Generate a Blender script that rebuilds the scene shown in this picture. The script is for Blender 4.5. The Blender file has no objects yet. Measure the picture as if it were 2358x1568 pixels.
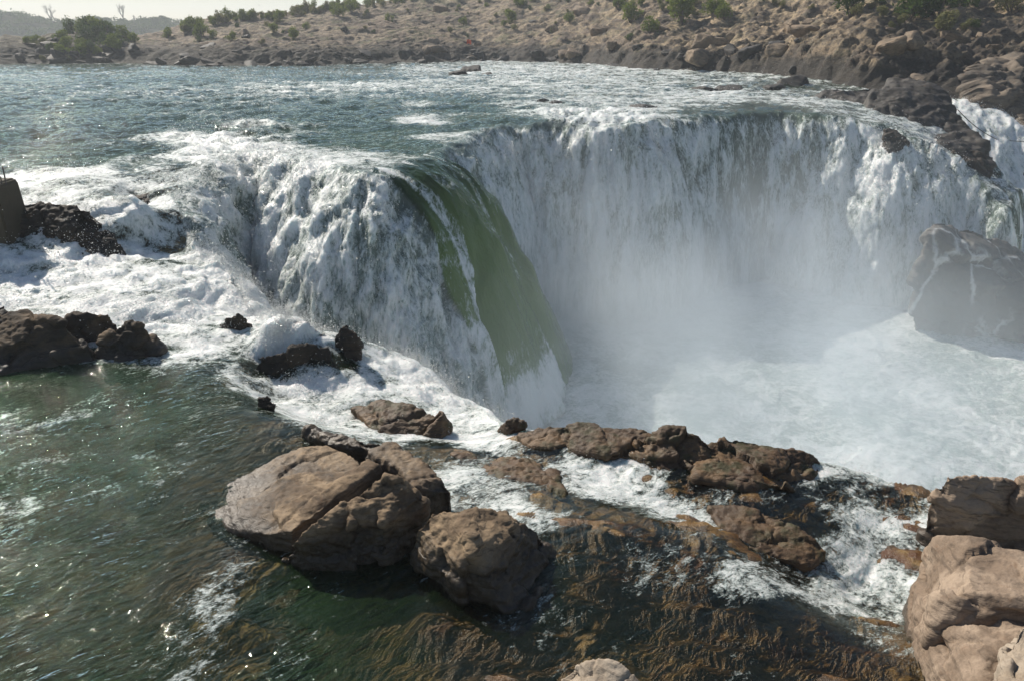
import bpy, bmesh, math, random
import numpy as np
from mathutils import Vector, Matrix

# ------------------------------------------------------------------ camera, world, sun, exposure
SC = bpy.context.scene
COL = SC.collection
FPX, PITCH, CAMH = 1815.0, math.radians(21.3), 5.5
cam = bpy.data.cameras.new('camera')
cam.sensor_width = 36.0
cam.lens = 36.0 * FPX / 2358.0
cam.clip_start, cam.clip_end = 0.1, 5000
camo = bpy.data.objects.new('camera', cam)
COL.objects.link(camo)
camo.location = (0, 0, CAMH)
camo.rotation_euler = (math.radians(90) - PITCH, 0, 0)
SC.camera = camo

SUN_AZ, SUN_EL = math.radians(-42), math.radians(40)
SUNDIR = Vector((math.sin(SUN_AZ) * math.cos(SUN_EL), math.cos(SUN_AZ) * math.cos(SUN_EL), math.sin(SUN_EL)))
W = bpy.data.worlds.new('World')
SC.world = W
W.use_nodes = True
wn = W.node_tree.nodes
sky = wn.new('ShaderNodeTexSky')
sky.sky_type = 'NISHITA'
sky.sun_disc = False
sky.sun_elevation = SUN_EL
sky.sun_rotation = SUN_AZ
sky.air_density = 1.0
sky.dust_density = 0.35
sky.ozone_density = 1.0
W.node_tree.links.new(sky.outputs[0], wn['Background'].inputs[0])
wn['Background'].inputs[1].default_value = 0.066
sl = bpy.data.lights.new('sun', 'SUN')
sl.energy = 5.0
sl.angle = math.radians(0.5)
sl.color = (1.0, 0.92, 0.8)
so = bpy.data.objects.new('sun', sl)
COL.objects.link(so)
so.rotation_euler = (-SUNDIR).to_track_quat('-Z', 'Y').to_euler()
so.location = (-40, 40, 60)
SC.view_settings.view_transform = 'Standard'
SC.view_settings.look = 'None'
SC.view_settings.exposure = 0.3
SC.view_settings.gamma = 1.0
SC.cycles.max_bounces = 8
SC.cycles.diffuse_bounces = 3
SC.cycles.glossy_bounces = 3
SC.cycles.transparent_max_bounces = 12
SC.cycles.volume_bounces = 2
SC.cycles.caustics_reflective = False
SC.cycles.caustics_refractive = False
SC.cycles.sample_clamp_indirect = 4.0

Q = 1.0           # mesh density
rng = np.random.default_rng(7)
random.seed(7)

# ------------------------------------------------------------------ noise
_perm = np.random.default_rng(3).permutation(256).astype(np.int32)
_perm = np.concatenate([_perm, _perm, _perm])
_ang = np.random.default_rng(4).uniform(0, 2 * np.pi, 256)
_gx, _gy = np.cos(_ang).astype(np.float32), np.sin(_ang).astype(np.float32)
_g3 = np.random.default_rng(5).normal(size=(256, 3)).astype(np.float32)
_g3 /= np.linalg.norm(_g3, axis=1, keepdims=True)


def perlin2(x, y, seed=0):
    x = np.asarray(x, np.float32) + seed * 17.31
    y = np.asarray(y, np.float32) + seed * 9.77
    xi, yi = np.floor(x).astype(np.int32), np.floor(y).astype(np.int32)
    xf, yf = x - xi, y - yi
    xi &= 255
    yi &= 255
    u = xf * xf * xf * (xf * (xf * 6 - 15) + 10)
    v = yf * yf * yf * (yf * (yf * 6 - 15) + 10)

    def g(ix, iy, dx, dy):
        h = _perm[_perm[ix] + iy]
        return _gx[h] * dx + _gy[h] * dy
    a = g(xi, yi, xf, yf)
    b = g(xi + 1, yi, xf - 1, yf)
    c = g(xi, yi + 1, xf, yf - 1)
    d = g(xi + 1, yi + 1, xf - 1, yf - 1)
    return ((a + u * (b - a)) * (1 - v) + (c + u * (d - c)) * v) * 1.4


def perlin3(p, f=1.0, seed=0):
    p = np.asarray(p, np.float32) * f + seed * 13.7
    i = np.floor(p).astype(np.int32)
    q = p - i
    i &= 255
    w = q * q * q * (q * (q * 6 - 15) + 10)
    r = 0
    for dx in (0, 1):
        for dy in (0, 1):
            for dz in (0, 1):
                h = _perm[_perm[_perm[i[:, 0] + dx] + i[:, 1] + dy] + i[:, 2] + dz]
                g = _g3[h]
                d = g[:, 0] * (q[:, 0] - dx) + g[:, 1] * (q[:, 1] - dy) + g[:, 2] * (q[:, 2] - dz)
                wt = (w[:, 0] if dx else 1 - w[:, 0]) * (w[:, 1] if dy else 1 - w[:, 1]) * (w[:, 2] if dz else 1 - w[:, 2])
                r = r + d * wt
    return r * 1.5


def fbm2(x, y, octaves=4, gain=0.5, seed=0):
    r, a = 0, 1.0
    for k in range(octaves):
        r = r + a * perlin2(x * 2 ** k, y * 2 ** k, seed + k)
        a *= gain
    return r


def ridge2(x, y, octaves=4, gain=0.5, seed=0):
    r, a = 0, 1.0
    for k in range(octaves):
        r = r + a * (1 - 2 * np.abs(perlin2(x * 2 ** k, y * 2 ** k, seed + k)))
        a *= gain
    return r


def billow2(x, y, octaves=3, gain=0.5, seed=0):
    r, a = 0, 1.0
    for k in range(octaves):
        r = r + a * (2 * np.abs(perlin2(x * 2 ** k, y * 2 ** k, seed + k)) - 0.5)
        a *= gain
    return r


def sstep(a, b, x):
    t = np.clip((x - a) / (b - a), 0, 1)
    return t * t * (3 - 2 * t)


# ------------------------------------------------------------------ survey: a sighting (azimuth, depression) turned into a world point
def ray(px, py):
    dx, dy = (px - 1179) / FPX, (784 - py) / FPX
    return (dx, math.cos(PITCH) + dy * math.sin(PITCH), -math.sin(PITCH) + dy * math.cos(PITCH))


def P(px, py, z):
    d = ray(px, py)
    t = (z - CAMH) / d[2]
    return (d[0] * t, d[1] * t, z)


def PY(px, py, Y):
    d = ray(px, py)
    t = Y / d[1]
    return (d[0] * t, Y, CAMH + d[2] * t)


POOL = -5.6
# water levels (sighting x, y, height)
ZC = [(-400, 155, 2), (0, 152, 2), (0, 200, 2), (0, 250, 2), (0, 330, 2), (0, 380, 1.95), (-300, 380, 1.95), (-300, 250, 2), (100, 385, 1.97),
      (200, 390, 1.95), (300, 340, 2), (500, 280, 2.05), (700, 250, 2.05), (700, 330, 2), (900, 300, 2), (600, 200, 2), (1000, 250, 2.05),
      (1000, 180, 2.05), (1200, 230, 2.1), (1400, 220, 2.1), (1600, 220, 2.1), (1800, 220, 2.1), (1860, 240, 2.05), (1300, 160, 2.2), (1300, 120, 2.2),
      (1700, 185, 2.2), (2000, 190, 2.2), (2400, 190, 2.2), (300, 150, 2), (1000, 300, 1.98), (900, 130, 2), (400, 130, 2), (0, 120, 2), (800, 100, 2),
      (300, 395, 1.85), (380, 440, 1.6), (350, 480, 1.2), (290, 450, 1.75), (410, 520, .95), (250, 430, 1.78), (150, 430, 1.8), (50, 420, 1.85), (-100, 430, 1.8),
      (300, 560, .75), (400, 570, .6), (100, 640, .55), (0, 650, .55), (-200, 650, .55), (0, 720, .35), (200, 660, .52), (350, 620, .55), (450, 640, .42), (540, 690, -.05),
      (100, 720, .3), (300, 740, .15), (500, 730, .0), (420, 760, .1), (520, 770, 0), (640, 745, .25), (720, 740, .3), (790, 770, .0), (700, 800, -.1), (560, 830, -.1),
      (640, 850, -.45), (600, 880, -.35), (700, 860, -.4), (820, 830, -.35), (900, 840, -.5), (980, 880, -.75),
      (-300, 850, 0), (0, 880, 0), (200, 850, 0), (400, 850, 0), (500, 880, 0), (560, 920, 0), (640, 955, 0), (700, 990, -.02), (640, 925, -.5), (760, 975, -.6),
      (850, 920, -.6), (830, 985, -.55), (950, 960, -.75), (1000, 1000, -.6), (1060, 1000, -.7), (1040, 940, -.85),
      (100, 1000, 0), (300, 1000, 0), (600, 1050, 0), (100, 1200, 0), (400, 1200, 0), (-300, 1200, 0), (200, 1400, -.02), (500, 1400, -.05), (0, 1568, 0), (-400, 1568, 0),
      (400, 1568, -.1), (700, 1400, -.12), (700, 1568, -.15), (950, 1500, -.18), (1200, 1500, -.2), (1300, 1250, -.12), (1230, 1180, -.15), (1100, 1100, -.35), (1000, 1040, -.45),
      (1150, 1060, -.5), (1350, 1060, -.42), (1400, 1110, -.5), (1550, 1170, -.55), (1480, 1180, -.25), (1620, 1200, -.55), (1600, 1080, -.45), (1750, 1130, -.5), (1880, 1100, -.6), (2000, 1150, -.75),
      (2090, 1180, -.8), (2000, 1300, -.9), (1980, 1390, -.95), (2090, 1390, -.95), (1900, 1250, -.7), (1740, 1260, -.55), (1860, 1340, -.75), (1640, 1230, -.3), (1740, 1320, -.35), (1500, 1300, -.25), (1700, 1450, -.3), (1860, 1420, -.4),
      (2100, 1500, -.45), (1500, 1500, -.25), (1900, 1568, -.4), (2400, 1300, -.6), (2500, 1568, -.4), (1200, 1700, -.2), (400, 1900, -.1), (1900, 1900, -.3)]
# rim of the gorge: (x, y, z, throw in metres, foam, fall exponent)
RIM = [(600, 735, -.3, 2.0, .95), (560, 690, -.05, 2.2, .95), (500, 620, .3, 2.4, .95), (440, 560, .7, 2.6, .9), (420, 500, 1.15, 2.6, .7), (405, 430, 1.65, 2.8, .75),
       (450, 375, 1.97, 3.6, .85), (550, 352, 2, 4.6, .86), (640, 350, 2, 4.9, .86), (750, 368, 2, 4.6, .84), (835, 395, 1.95, 4.4, .8), (868, 388, 1.92, 4.6, .12), (930, 372, 1.92, 5.0, .0), (985, 352, 1.9, 4.6, .06),
       (1008, 343, 1.88, 3.6, .7), (1050, 322, 1.95, 2.8, .75), (1100, 302, 2, 2.6, .8), (1160, 287, 2, 2.8, .85), (1300, 285, 2, 3.0, .9), (1450, 287, 2, 3.0, .84), (1520, 275, 2, 2.8, .8), (1600, 266, 2, 2.7, .68),
       (1700, 259, 2, 2.7, .64), (1800, 257, 2, 2.8, .7), (1880, 262, 1.95, 3.2, .78), (1960, 272, 1.8, 4.2, .82), (2040, 290, 1.5, 4.6, .84), (2100, 315, 1.15, 4.6, .82), (2180, 352, .55, 3.6, .84), (2250, 402, -.2, 2.4, .86), (2315, 475, -1.2, 1.5, .84), (2335, 480, -1.3, .8, .1)]
RIMY = [((2330, 430), 37.5, .8, .1), ((2150, 248), 46, .8, .1), ((2172, 236), 50.5, 1.2, .5), ((2186, 230), 51, 10, .95), ((2226, 222), 52, 10, .95), ((2242, 232), 51.5, 1.5, .5), ((2420, 330), 46, .8, .3), ((2700, 420), 44, 2, .3), ((3600, 500), 40, 2, .3)]
RIMN = [(4200, 1400, -.5, 1.2, .2), (2700, 1150, -.6, .9, .2), (2400, 1135, -.6, .9, .2), (2200, 1128, -.7, .9, .3), (2080, 1115, -.75, .9, .7), (1980, 1085, -.65, 1., .85), (1890, 1066, -.6, .9, .5), (1800, 1045, -.5, .7, .2),
        (1650, 1022, -.45, .7, .15), (1500, 1012, -.4, .7, .1), (1380, 1000, -.38, .7, .1), (1240, 992, -.42, .7, .1), (1150, 980, -.6, .8, .8), (1110, 958, -.85, 1.0, .98),
        (1060, 915, -.85, 1.2, .98), (990, 860, -.7, 1.4, .98), (920, 818, -.5, 1.5, .9), (850, 795, -.3, 1.6, .8), (760, 770, .05, 1.8, .9), (680, 745, .2, 1.9, .98)]


def logpol(x, y):
    r = np.hypot(x, y)
    return np.arctan2(x, y), np.log(np.maximum(r, .3))


class RBF:
    def __init__(self, pts):
        p = np.array(pts, float)
        self.a, self.r = logpol(p[:, 0], p[:, 1])
        self.n = len(p)
        d = np.hypot(self.a[:, None] - self.a[None], self.r[:, None] - self.r[None])
        A = np.zeros((self.n + 1, self.n + 1))
        A[:-1, :-1] = d - 0.0005 * np.eye(self.n)
        A[:-1, -1] = A[-1, :-1] = 1
        self.w = np.linalg.solve(A, np.append(p[:, 2], 0))

    def __call__(self, x, y):
        sh = np.shape(x)
        a, r = logpol(np.ravel(x), np.ravel(y))
        a = a.astype(np.float32)
        r = r.astype(np.float32)
        out = np.full(a.shape, self.w[-1], np.float32)
        for i in range(self.n):
            out += np.float32(self.w[i]) * np.sqrt((a - np.float32(self.a[i])) ** 2 + (r - np.float32(self.r[i])) ** 2)
        return out.reshape(sh)


class IDW:
    def __init__(self, pts, e=0.02, p=2.0):
        p_ = np.array(pts, float)
        self.a, self.r = logpol(p_[:, 0], p_[:, 1])
        self.v, self.e, self.p = p_[:, 2], e, p

    def __call__(self, x, y):
        sh = np.shape(x)
        a, r = logpol(np.ravel(x), np.ravel(y))
        a = a.astype(np.float32)
        r = r.astype(np.float32)
        n = np.zeros(a.shape, np.float32)
        d = np.zeros(a.shape, np.float32)
        for i in range(len(self.v)):
            q = 1 / ((a - np.float32(self.a[i])) ** 2 + (r - np.float32(self.r[i])) ** 2 + np.float32(self.e ** 2)) ** np.float32(self.p)
            n += q * np.float32(self.v[i])
            d += q
        return (n / d).reshape(sh)


rim = [(*P(a, b, c), t, fo) for a, b, c, t, fo in RIM] + [(*PY(a, b, Y), t, fo) for (a, b), Y, t, fo in RIMY] + [(*P(a, b, c), t, fo) for a, b, c, t, fo in RIMN]
rim = np.array(rim)
ZF = RBF([P(*q) for q in ZC] + [tuple(q[:3]) for q in rim] + [(0, 3, -.1), (-60, 140, 2), (60, 120, 2.3), (-200, 300, 2), (200, 300, 2), (0, 600, 2), (-300, 700, 2)])


def hit(px, py, n=12):
    z = 0.0 if py > 600 else 2.0
    for _ in range(n):
        x, y, _z = P(px, py, z)
        z = .5 * z + .5 * float(ZF(np.array([x]), np.array([y]))[0])
    return P(px, py, z)


# resample the rim
seg = []
keyseg = {}
for i in range(len(rim)):
    keyseg[i] = len(seg)
    a, b = rim[i], rim[(i + 1) % len(rim)]
    n = max(1, int(np.hypot(*(b - a)[:2]) / 0.9))
    n = min(n, 14)
    for k in range(n):
        seg.append(a + (b - a) * k / n)
seg = np.array(seg)
zz = ZF(seg[:, 0], seg[:, 1])
seg[:, 2] = zz
NS = len(seg)
arc = np.concatenate([[0], np.cumsum(np.hypot(np.diff(seg[:, 0]), np.diff(seg[:, 1])))])


def inside(x, y):
    r = np.zeros(x.shape, bool)
    for i in range(NS):
        x0, y0, x1, y1 = seg[i, 0], seg[i, 1], seg[(i + 1) % NS, 0], seg[(i + 1) % NS, 1]
        if y0 == y1:
            continue
        c = (y0 > y) != (y1 > y)
        r ^= c & (x < (x1 - x0) * (y - y0) / (y1 - y0) + x0)
    return r


def base_water(x, y, full=False):
    """height of the water without waves; with full also gorge mask, drop fraction, along-lip, down-fall, foam of the fall"""
    sh = x.shape
    x = np.ravel(x).astype(np.float32)
    y = np.ravel(y).astype(np.float32)
    z = ZF(x, y)
    ins = inside(x, y)
    xi, yi = x[ins], y[ins]
    best = np.full(xi.shape, POOL, np.float32)
    U = np.zeros(xi.shape, np.float32)
    V = np.full(xi.shape, 9, np.float32)
    Fo = np.full(xi.shape, .6, np.float32)
    near = np.full(xi.shape, 1e9, np.float32)
    for i in range(NS):
        a, b = seg[i], seg[(i + 1) % NS]
        dx, dy = b[0] - a[0], b[1] - a[1]
        L2 = dx * dx + dy * dy
        t = np.clip(((xi - a[0]) * dx + (yi - a[1]) * dy) / L2, 0, 1)
        d = np.hypot(xi - a[0] - t * dx, yi - a[1] - t * dy)
        zr = a[2] + (b[2] - a[2]) * t
        th = a[3] + (b[3] - a[3]) * t
        zi = zr - np.maximum(zr - POOL, .3) * (d / th) ** 1.9
        m = (zi > best)
        best = np.where(m, zi, best)
        U = np.where(m | ((d < near) & (best <= POOL)), arc[i] + t * math.sqrt(L2), U)
        V = np.where(m, d, V)
        Fo = np.where(m, a[4] + (b[4] - a[4]) * t, Fo)
        near = np.minimum(near, d)
    z[ins] = best
    if not full:
        return z.reshape(sh)
    full_u = np.zeros(x.shape, np.float32)
    full_v = np.full(x.shape, -1, np.float32)
    ff = np.zeros(x.shape, np.float32)
    nr = np.zeros(x.shape, np.float32)
    full_u[ins] = U
    full_v[ins] = V
    ff[ins] = Fo
    nr[ins] = near
    return [q.reshape(sh) for q in (z, ins, full_u, full_v, ff, nr)]


# foam outside the gorge (x, y, amount)
FC = [(0, 160, .3), (200, 200, .32), (0, 250, .22), (200, 300, .15), (50, 340, .15), (400, 190, .25), (450, 240, .35), (300, 250, .15), (560, 250, .3), (600, 290, .55), (500, 320, .75), (420, 360, .8), (560, 340, .85), (300, 350, .15), (330, 385, .45),
      (660, 310, .45), (650, 350, .8), (760, 360, .75), (840, 385, .5), (760, 320, .12), (850, 330, .02), (900, 300, .05), (700, 190, .5), (800, 200, .62), (950, 195, .6), (1100, 200, .55), (640, 215, .45), (760, 185, .15), (560, 160, .3), (700, 165, .3),
      (850, 160, .3), (1000, 160, .6), (1200, 160, .62), (1300, 175, .6), (1400, 165, .62), (1500, 190, .58), (1000, 230, .25), (900, 240, .15), (940, 240, .6), (970, 280, .75), (1000, 320, .7), (950, 330, .1), (800, 260, .1), (1100, 250, .15), (1130, 280, .1), (1150, 220, .45), (1250, 205, .5), (1220, 240, .6), (1300, 260, .85),
      (1400, 260, .85), (1350, 210, .6), (1450, 225, .6), (1560, 230, .62), (1650, 225, .6), (1500, 250, .6), (1600, 255, .35), (1750, 250, .25), (1700, 225, .62), (1800, 235, .52), (1880, 245, .65), (1800, 200, .35), (1650, 195, .5), (1950, 215, .5), (700, 280, .12), (400, 290, .1), (850, 280, .05),
      (60, 405, .8), (150, 400, .8), (230, 400, .7), (300, 405, .55), (370, 430, .8), (250, 440, .55), (330, 470, .55), (390, 500, .5), (350, 440, .42), (300, 450, .5), (400, 510, .45), (100, 430, .75), (200, 455, .85), (0, 390, .3), (150, 375, .15), (0, 430, .8),
      (280, 540, 1), (350, 560, 1), (430, 600, 1), (100, 650, .97), (200, 640, 1), (300, 640, .9), (380, 640, .85), (0, 650, .98), (0, 690, .9), (100, 700, .85), (200, 700, .95), (400, 690, 1), (500, 680, 1), (400, 740, 1), (350, 720, 1), (480, 760, .75), (440, 800, .85), (560, 780, .9), (640, 760, 1), (700, 750, 1),
      (760, 770, .9), (640, 800, 1), (540, 830, .75), (480, 840, .5), (600, 850, .4), (650, 860, .25), (720, 830, .35), (800, 810, .6), (660, 900, 1), (750, 870, 1), (850, 850, .9), (930, 850, 1), (1000, 900, 1), (1080, 950, 1), (900, 930, .95), (800, 930, .95), (740, 960, 1),
      (720, 975, .6), (840, 990, .75), (900, 1000, .5), (1040, 980, .7), (1100, 980, .9), (1130, 1010, .9), (1150, 1035, .75), (1000, 1030, .3), (1020, 1060, .35), (1060, 1090, .75), (1100, 1110, .65), (1170, 1150, .8), (1210, 1180, .7), (1080, 1050, .35), (1150, 1080, .4), (1230, 1100, .55), (1290, 1090, .8), (1370, 1080, 1), (1420, 1100, 1), (1400, 1130, .95),
      (1480, 1110, .7), (1500, 1150, .8), (1590, 1165, .8), (1340, 1040, .45), (1250, 1040, .2), (1250, 1150, .15), (1350, 1160, .12), (1450, 1180, .1), (1600, 1120, .2), (1700, 1080, .12), (1800, 1100, .2), (1880, 1080, .7), (1980, 1070, .95), (2050, 1095, .8), (1900, 1130, .55), (2000, 1120, .35), (1990, 1200, .8), (2080, 1150, .35), (1960, 1270, .75), (2040, 1250, .7), (1900, 1310, .6), (1970, 1330, .85),
      (2020, 1380, .7), (1940, 1380, .8), (2090, 1320, .6), (2100, 1400, .6), (1850, 1200, .1), (1750, 1200, .12), (1700, 1250, .4), (1800, 1300, .35), (1690, 1310, .8), (1720, 1340, .5), (1640, 1280, .2),
      (0, 880, .1), (200, 880, .1), (400, 880, .12), (300, 1000, .05), (100, 1100, .22), (90, 1080, .35), (220, 1060, .3), (350, 1060, .3), (370, 1140, .3), (30, 1170, .4), (600, 1000, .0), (500, 930, .04), (620, 1080, .02), (300, 1200, .05), (100, 1300, .1), (450, 1300, .1), (480, 1390, .5), (540, 1310, .5), (430, 1440, .35), (600, 1290, .3), (530, 1150, .3), (560, 1190, .35), (580, 1240, .35), (480, 1260, .25), (280, 1310, .2), (200, 1500, .05), (600, 1400, .1), (680, 1480, .2),
      (800, 1500, .05), (430, 1550, .4), (900, 1450, 0), (1000, 1480, 0), (1260, 1310, .35), (1220, 1390, .4), (1300, 1280, .3), (1350, 1330, .1), (1450, 1250, .35), (1500, 1290, .4), (1560, 1340, .35), (1380, 1430, .12), (1400, 1480, .25), (1600, 1400, .08), (1550, 1500, .0), (1800, 1420, .08), (1900, 1500, 0), (2120, 1470, .3), (1250, 1540, .25), (1400, 1220, .1)]
FOAM = IDW([(*hit(a, b)[:2], c) for a, b, c in FC], e=.012, p=1.6)
# depth of water outside the gorge
DC = [(0, 200, 2), (500, 250, 2), (1000, 250, 1.5), (850, 330, 2.5), (1300, 200, .8), (1500, 220, .5), (1700, 230, .35), (1850, 240, .3), (300, 370, 1.2), (200, 400, .3), (300, 430, .12), (380, 480, .1), (150, 430, .4), (100, 660, .7), (400, 620, .6), (400, 740, .6), (650, 760, .5), (650, 850, .12), (720, 830, .12), (850, 880, .5), (1000, 900, .5),
      (0, 880, 1.1), (200, 950, 1.0), (400, 950, .8), (500, 930, .35), (600, 950, .16), (660, 980, .08), (500, 1020, .3), (620, 1040, .14), (480, 1120, .16), (100, 1100, .9), (300, 1100, .65), (400, 1200, .35), (100, 1300, .6), (300, 1300, .4), (470, 1250, .18), (440, 1330, .14), (200, 1420, .38), (100, 1480, .35), (520, 1330, .1), (560, 1270, .07), (540, 1440, .14), (570, 1480, .1), (350, 1500, .4), (620, 1400, .4), (700, 1400, .55), (700, 1520, .5), (200, 1560, .6),
      (900, 1380, .22), (1000, 1430, .12), (950, 1520, .2), (1150, 1520, .2), (1250, 1400, .3), (1300, 1300, .3), (1300, 1220, .22), (1400, 1200, .15), (1250, 1460, .2), (1400, 1350, .15), (1550, 1300, .1), (1500, 1450, .22), (1400, 1520, .25), (1700, 1420, .1), (1650, 1540, .14), (1850, 1450, .07), (2000, 1500, .07), (1150, 1100, .1), (1050, 1050, .08), (1300, 1120, .1), (1400, 1100, .35), (1300, 1030, .05), (1550, 1170, .2), (1650, 1130, .05), (1800, 1120, .05), (1760, 1220, .03), (1700, 1160, .05), (1980, 1150, .12), (1980, 1320, .2), (2080, 1400, .15), (1700, 1300, .1)]
DEPTH = IDW([(*hit(a, b)[:2], math.log(c)) for a, b, c in DC], e=.03, p=1.5)
# size of the waves outside the gorge (metres)
AC = [(0, 160, .16), (300, 200, .2), (500, 230, .26), (200, 300, .2), (400, 300, .16), (600, 290, .26), (500, 330, .26), (800, 200, .22), (1000, 200, .2), (1200, 180, .22), (1500, 200, .2), (1300, 240, .2), (1180, 285, .24), (1300, 275, .32), (1420, 276, .3), (1240, 280, .28), (1520, 262, .16), (900, 310, .08), (950, 340, .06), (1100, 270, .07), (970, 270, .18), (1600, 250, .08), (1800, 240, .12), (100, 370, .08), (200, 410, .12), (300, 440, .07),
      (300, 560, .16), (100, 640, .2), (400, 640, .18), (200, 700, .12), (400, 740, .16), (650, 745, .3), (720, 750, .3), (500, 820, .09), (640, 850, .07), (700, 890, .14), (850, 860, .12), (1000, 900, .13), (850, 930, .12), (1080, 960, .12), (0, 880, .035), (300, 880, .035), (600, 950, .018), (100, 1100, .04), (400, 1150, .03), (600, 1050, .014), (200, 1400, .028), (520, 1380, .035), (700, 1450, .02),
      (1000, 1480, .012), (1250, 1330, .025), (1400, 1300, .02), (1600, 1450, .012), (1900, 1500, .01), (1100, 1110, .05), (1050, 1050, .03), (1400, 1090, .09), (1300, 1160, .03), (1550, 1160, .05), (1700, 1130, .02), (1980, 1150, .06), (1960, 1330, .07), (2080, 1300, .06), (1500, 1240, .02), (1750, 1220, .012), (1300, 1030, .02)]
AMP = IDW([(*hit(a, b)[:2], math.log(c)) for a, b, c in AC], e=.03, p=1.5)


# ------------------------------------------------------------------ meshes from grids
def fan_grid(zfun, rmin, rmax, nr, az0=-41, az1=41, daz=0.075, side=8, coarse=1100, lam=0.22):
    daz = daz / Q
    nr = int(nr * Q)
    az = np.radians(np.concatenate([np.linspace(az0 - 24, az0, 24, endpoint=False), np.arange(az0, az1, daz), np.linspace(az1, az1 + 24, 24)]))
    ca = az[::6]
    if ca[-1] != az[-1]:
        ca = np.append(ca, az[-1])
    rr = np.exp(np.linspace(math.log(rmin), math.log(rmax), coarse))
    A, R = np.meshgrid(ca, rr)
    Z = zfun(R * np.sin(A), R * np.cos(A))
    dep = np.arctan2(CAMH - Z, R)
    d = np.hypot(R, CAMH - Z)
    da = np.abs(np.diff(dep, axis=0))
    arcl = np.hypot(np.diff(R, axis=0), np.diff(Z, axis=0)) / np.minimum(d[1:], d[:-1])
    m = da + lam * arcl + 1e-6
    # smooth between neighbouring columns
    for _ in range(3):
        m[:, 1:-1] = (m[:, :-2] + m[:, 1:-1] * 2 + m[:, 2:]) / 4
    C = np.vstack([np.zeros(len(ca)), np.cumsum(m, axis=0)])
    C /= C[-1]
    t = np.linspace(0, 1, nr)
    RR = np.stack([np.interp(t, C[:, j], rr) for j in range(len(ca))], 1)
    # to fine columns
    j = np.interp(az, ca, np.arange(len(ca)))
    j0 = np.clip(j.astype(int), 0, len(ca) - 2)
    f = (j - j0)[None]
    R = RR[:, j0] * (1 - f) + RR[:, j0 + 1] * f
    return (R * np.sin(az)[None]).astype(np.float32), (R * np.cos(az)[None]).astype(np.float32)


def grid_mesh(name, X, Y, Z, attrs=None, keep=None):
    nr, nc = X.shape
    co = np.stack([X, Y, Z], -1).reshape(-1, 3).astype(np.float32)
    idx = np.arange(nr * nc, dtype=np.int32).reshape(nr, nc)
    q = np.stack([idx[:-1, :-1], idx[:-1, 1:], idx[1:, 1:], idx[1:, :-1]], -1).reshape(-1, 4)
    if keep is not None:
        k = keep.ravel()
        q = q[k[q].any(1)]
    me = bpy.data.meshes.new(name)
    me.vertices.add(len(co))
    me.vertices.foreach_set('co', co.ravel())
    me.loops.add(q.size)
    me.loops.foreach_set('vertex_index', q.ravel())
    me.polygons.add(len(q))
    me.polygons.foreach_set('loop_start', np.arange(0, q.size, 4, dtype=np.int32))
    me.polygons.foreach_set('use_smooth', np.ones(len(q), bool))
    me.update(calc_edges=True)
    for k, v in (attrs or {}).items():
        if v.ndim == 3:
            a = me.attributes.new(k, 'FLOAT_VECTOR', 'POINT')
            a.data.foreach_set('vector', v.reshape(-1).astype(np.float32))
        else:
            a = me.attributes.new(k, 'FLOAT', 'POINT')
            a.data.foreach_set('value', v.reshape(-1).astype(np.float32))
    return me


def normals(X, Y, Z):
    p = np.stack([X, Y, Z], -1)
    du = np.gradient(p, axis=1)
    dv = np.gradient(p, axis=0)
    n = np.cross(du, dv)
    n /= np.linalg.norm(n, axis=-1, keepdims=True) + 1e-12
    n[n[..., 2] < 0] *= -1
    return n


def add(name, me, mat=None, parent=None, kind=None, label=None, cat=None, group=None):
    o = bpy.data.objects.new(name, me)
    COL.objects.link(o)
    if mat is not None and me is not None and len(me.materials) == 0:
        me.materials.append(mat)
    if parent is not None:
        o.parent = parent
    tag(o, label, cat, group, kind)
    return o


def tag(o, label=None, cat=None, group=None, kind=None):
    for k, v in (('label', label), ('category', cat), ('group', group), ('kind', kind)):
        if v:
            o[k] = v


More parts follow.
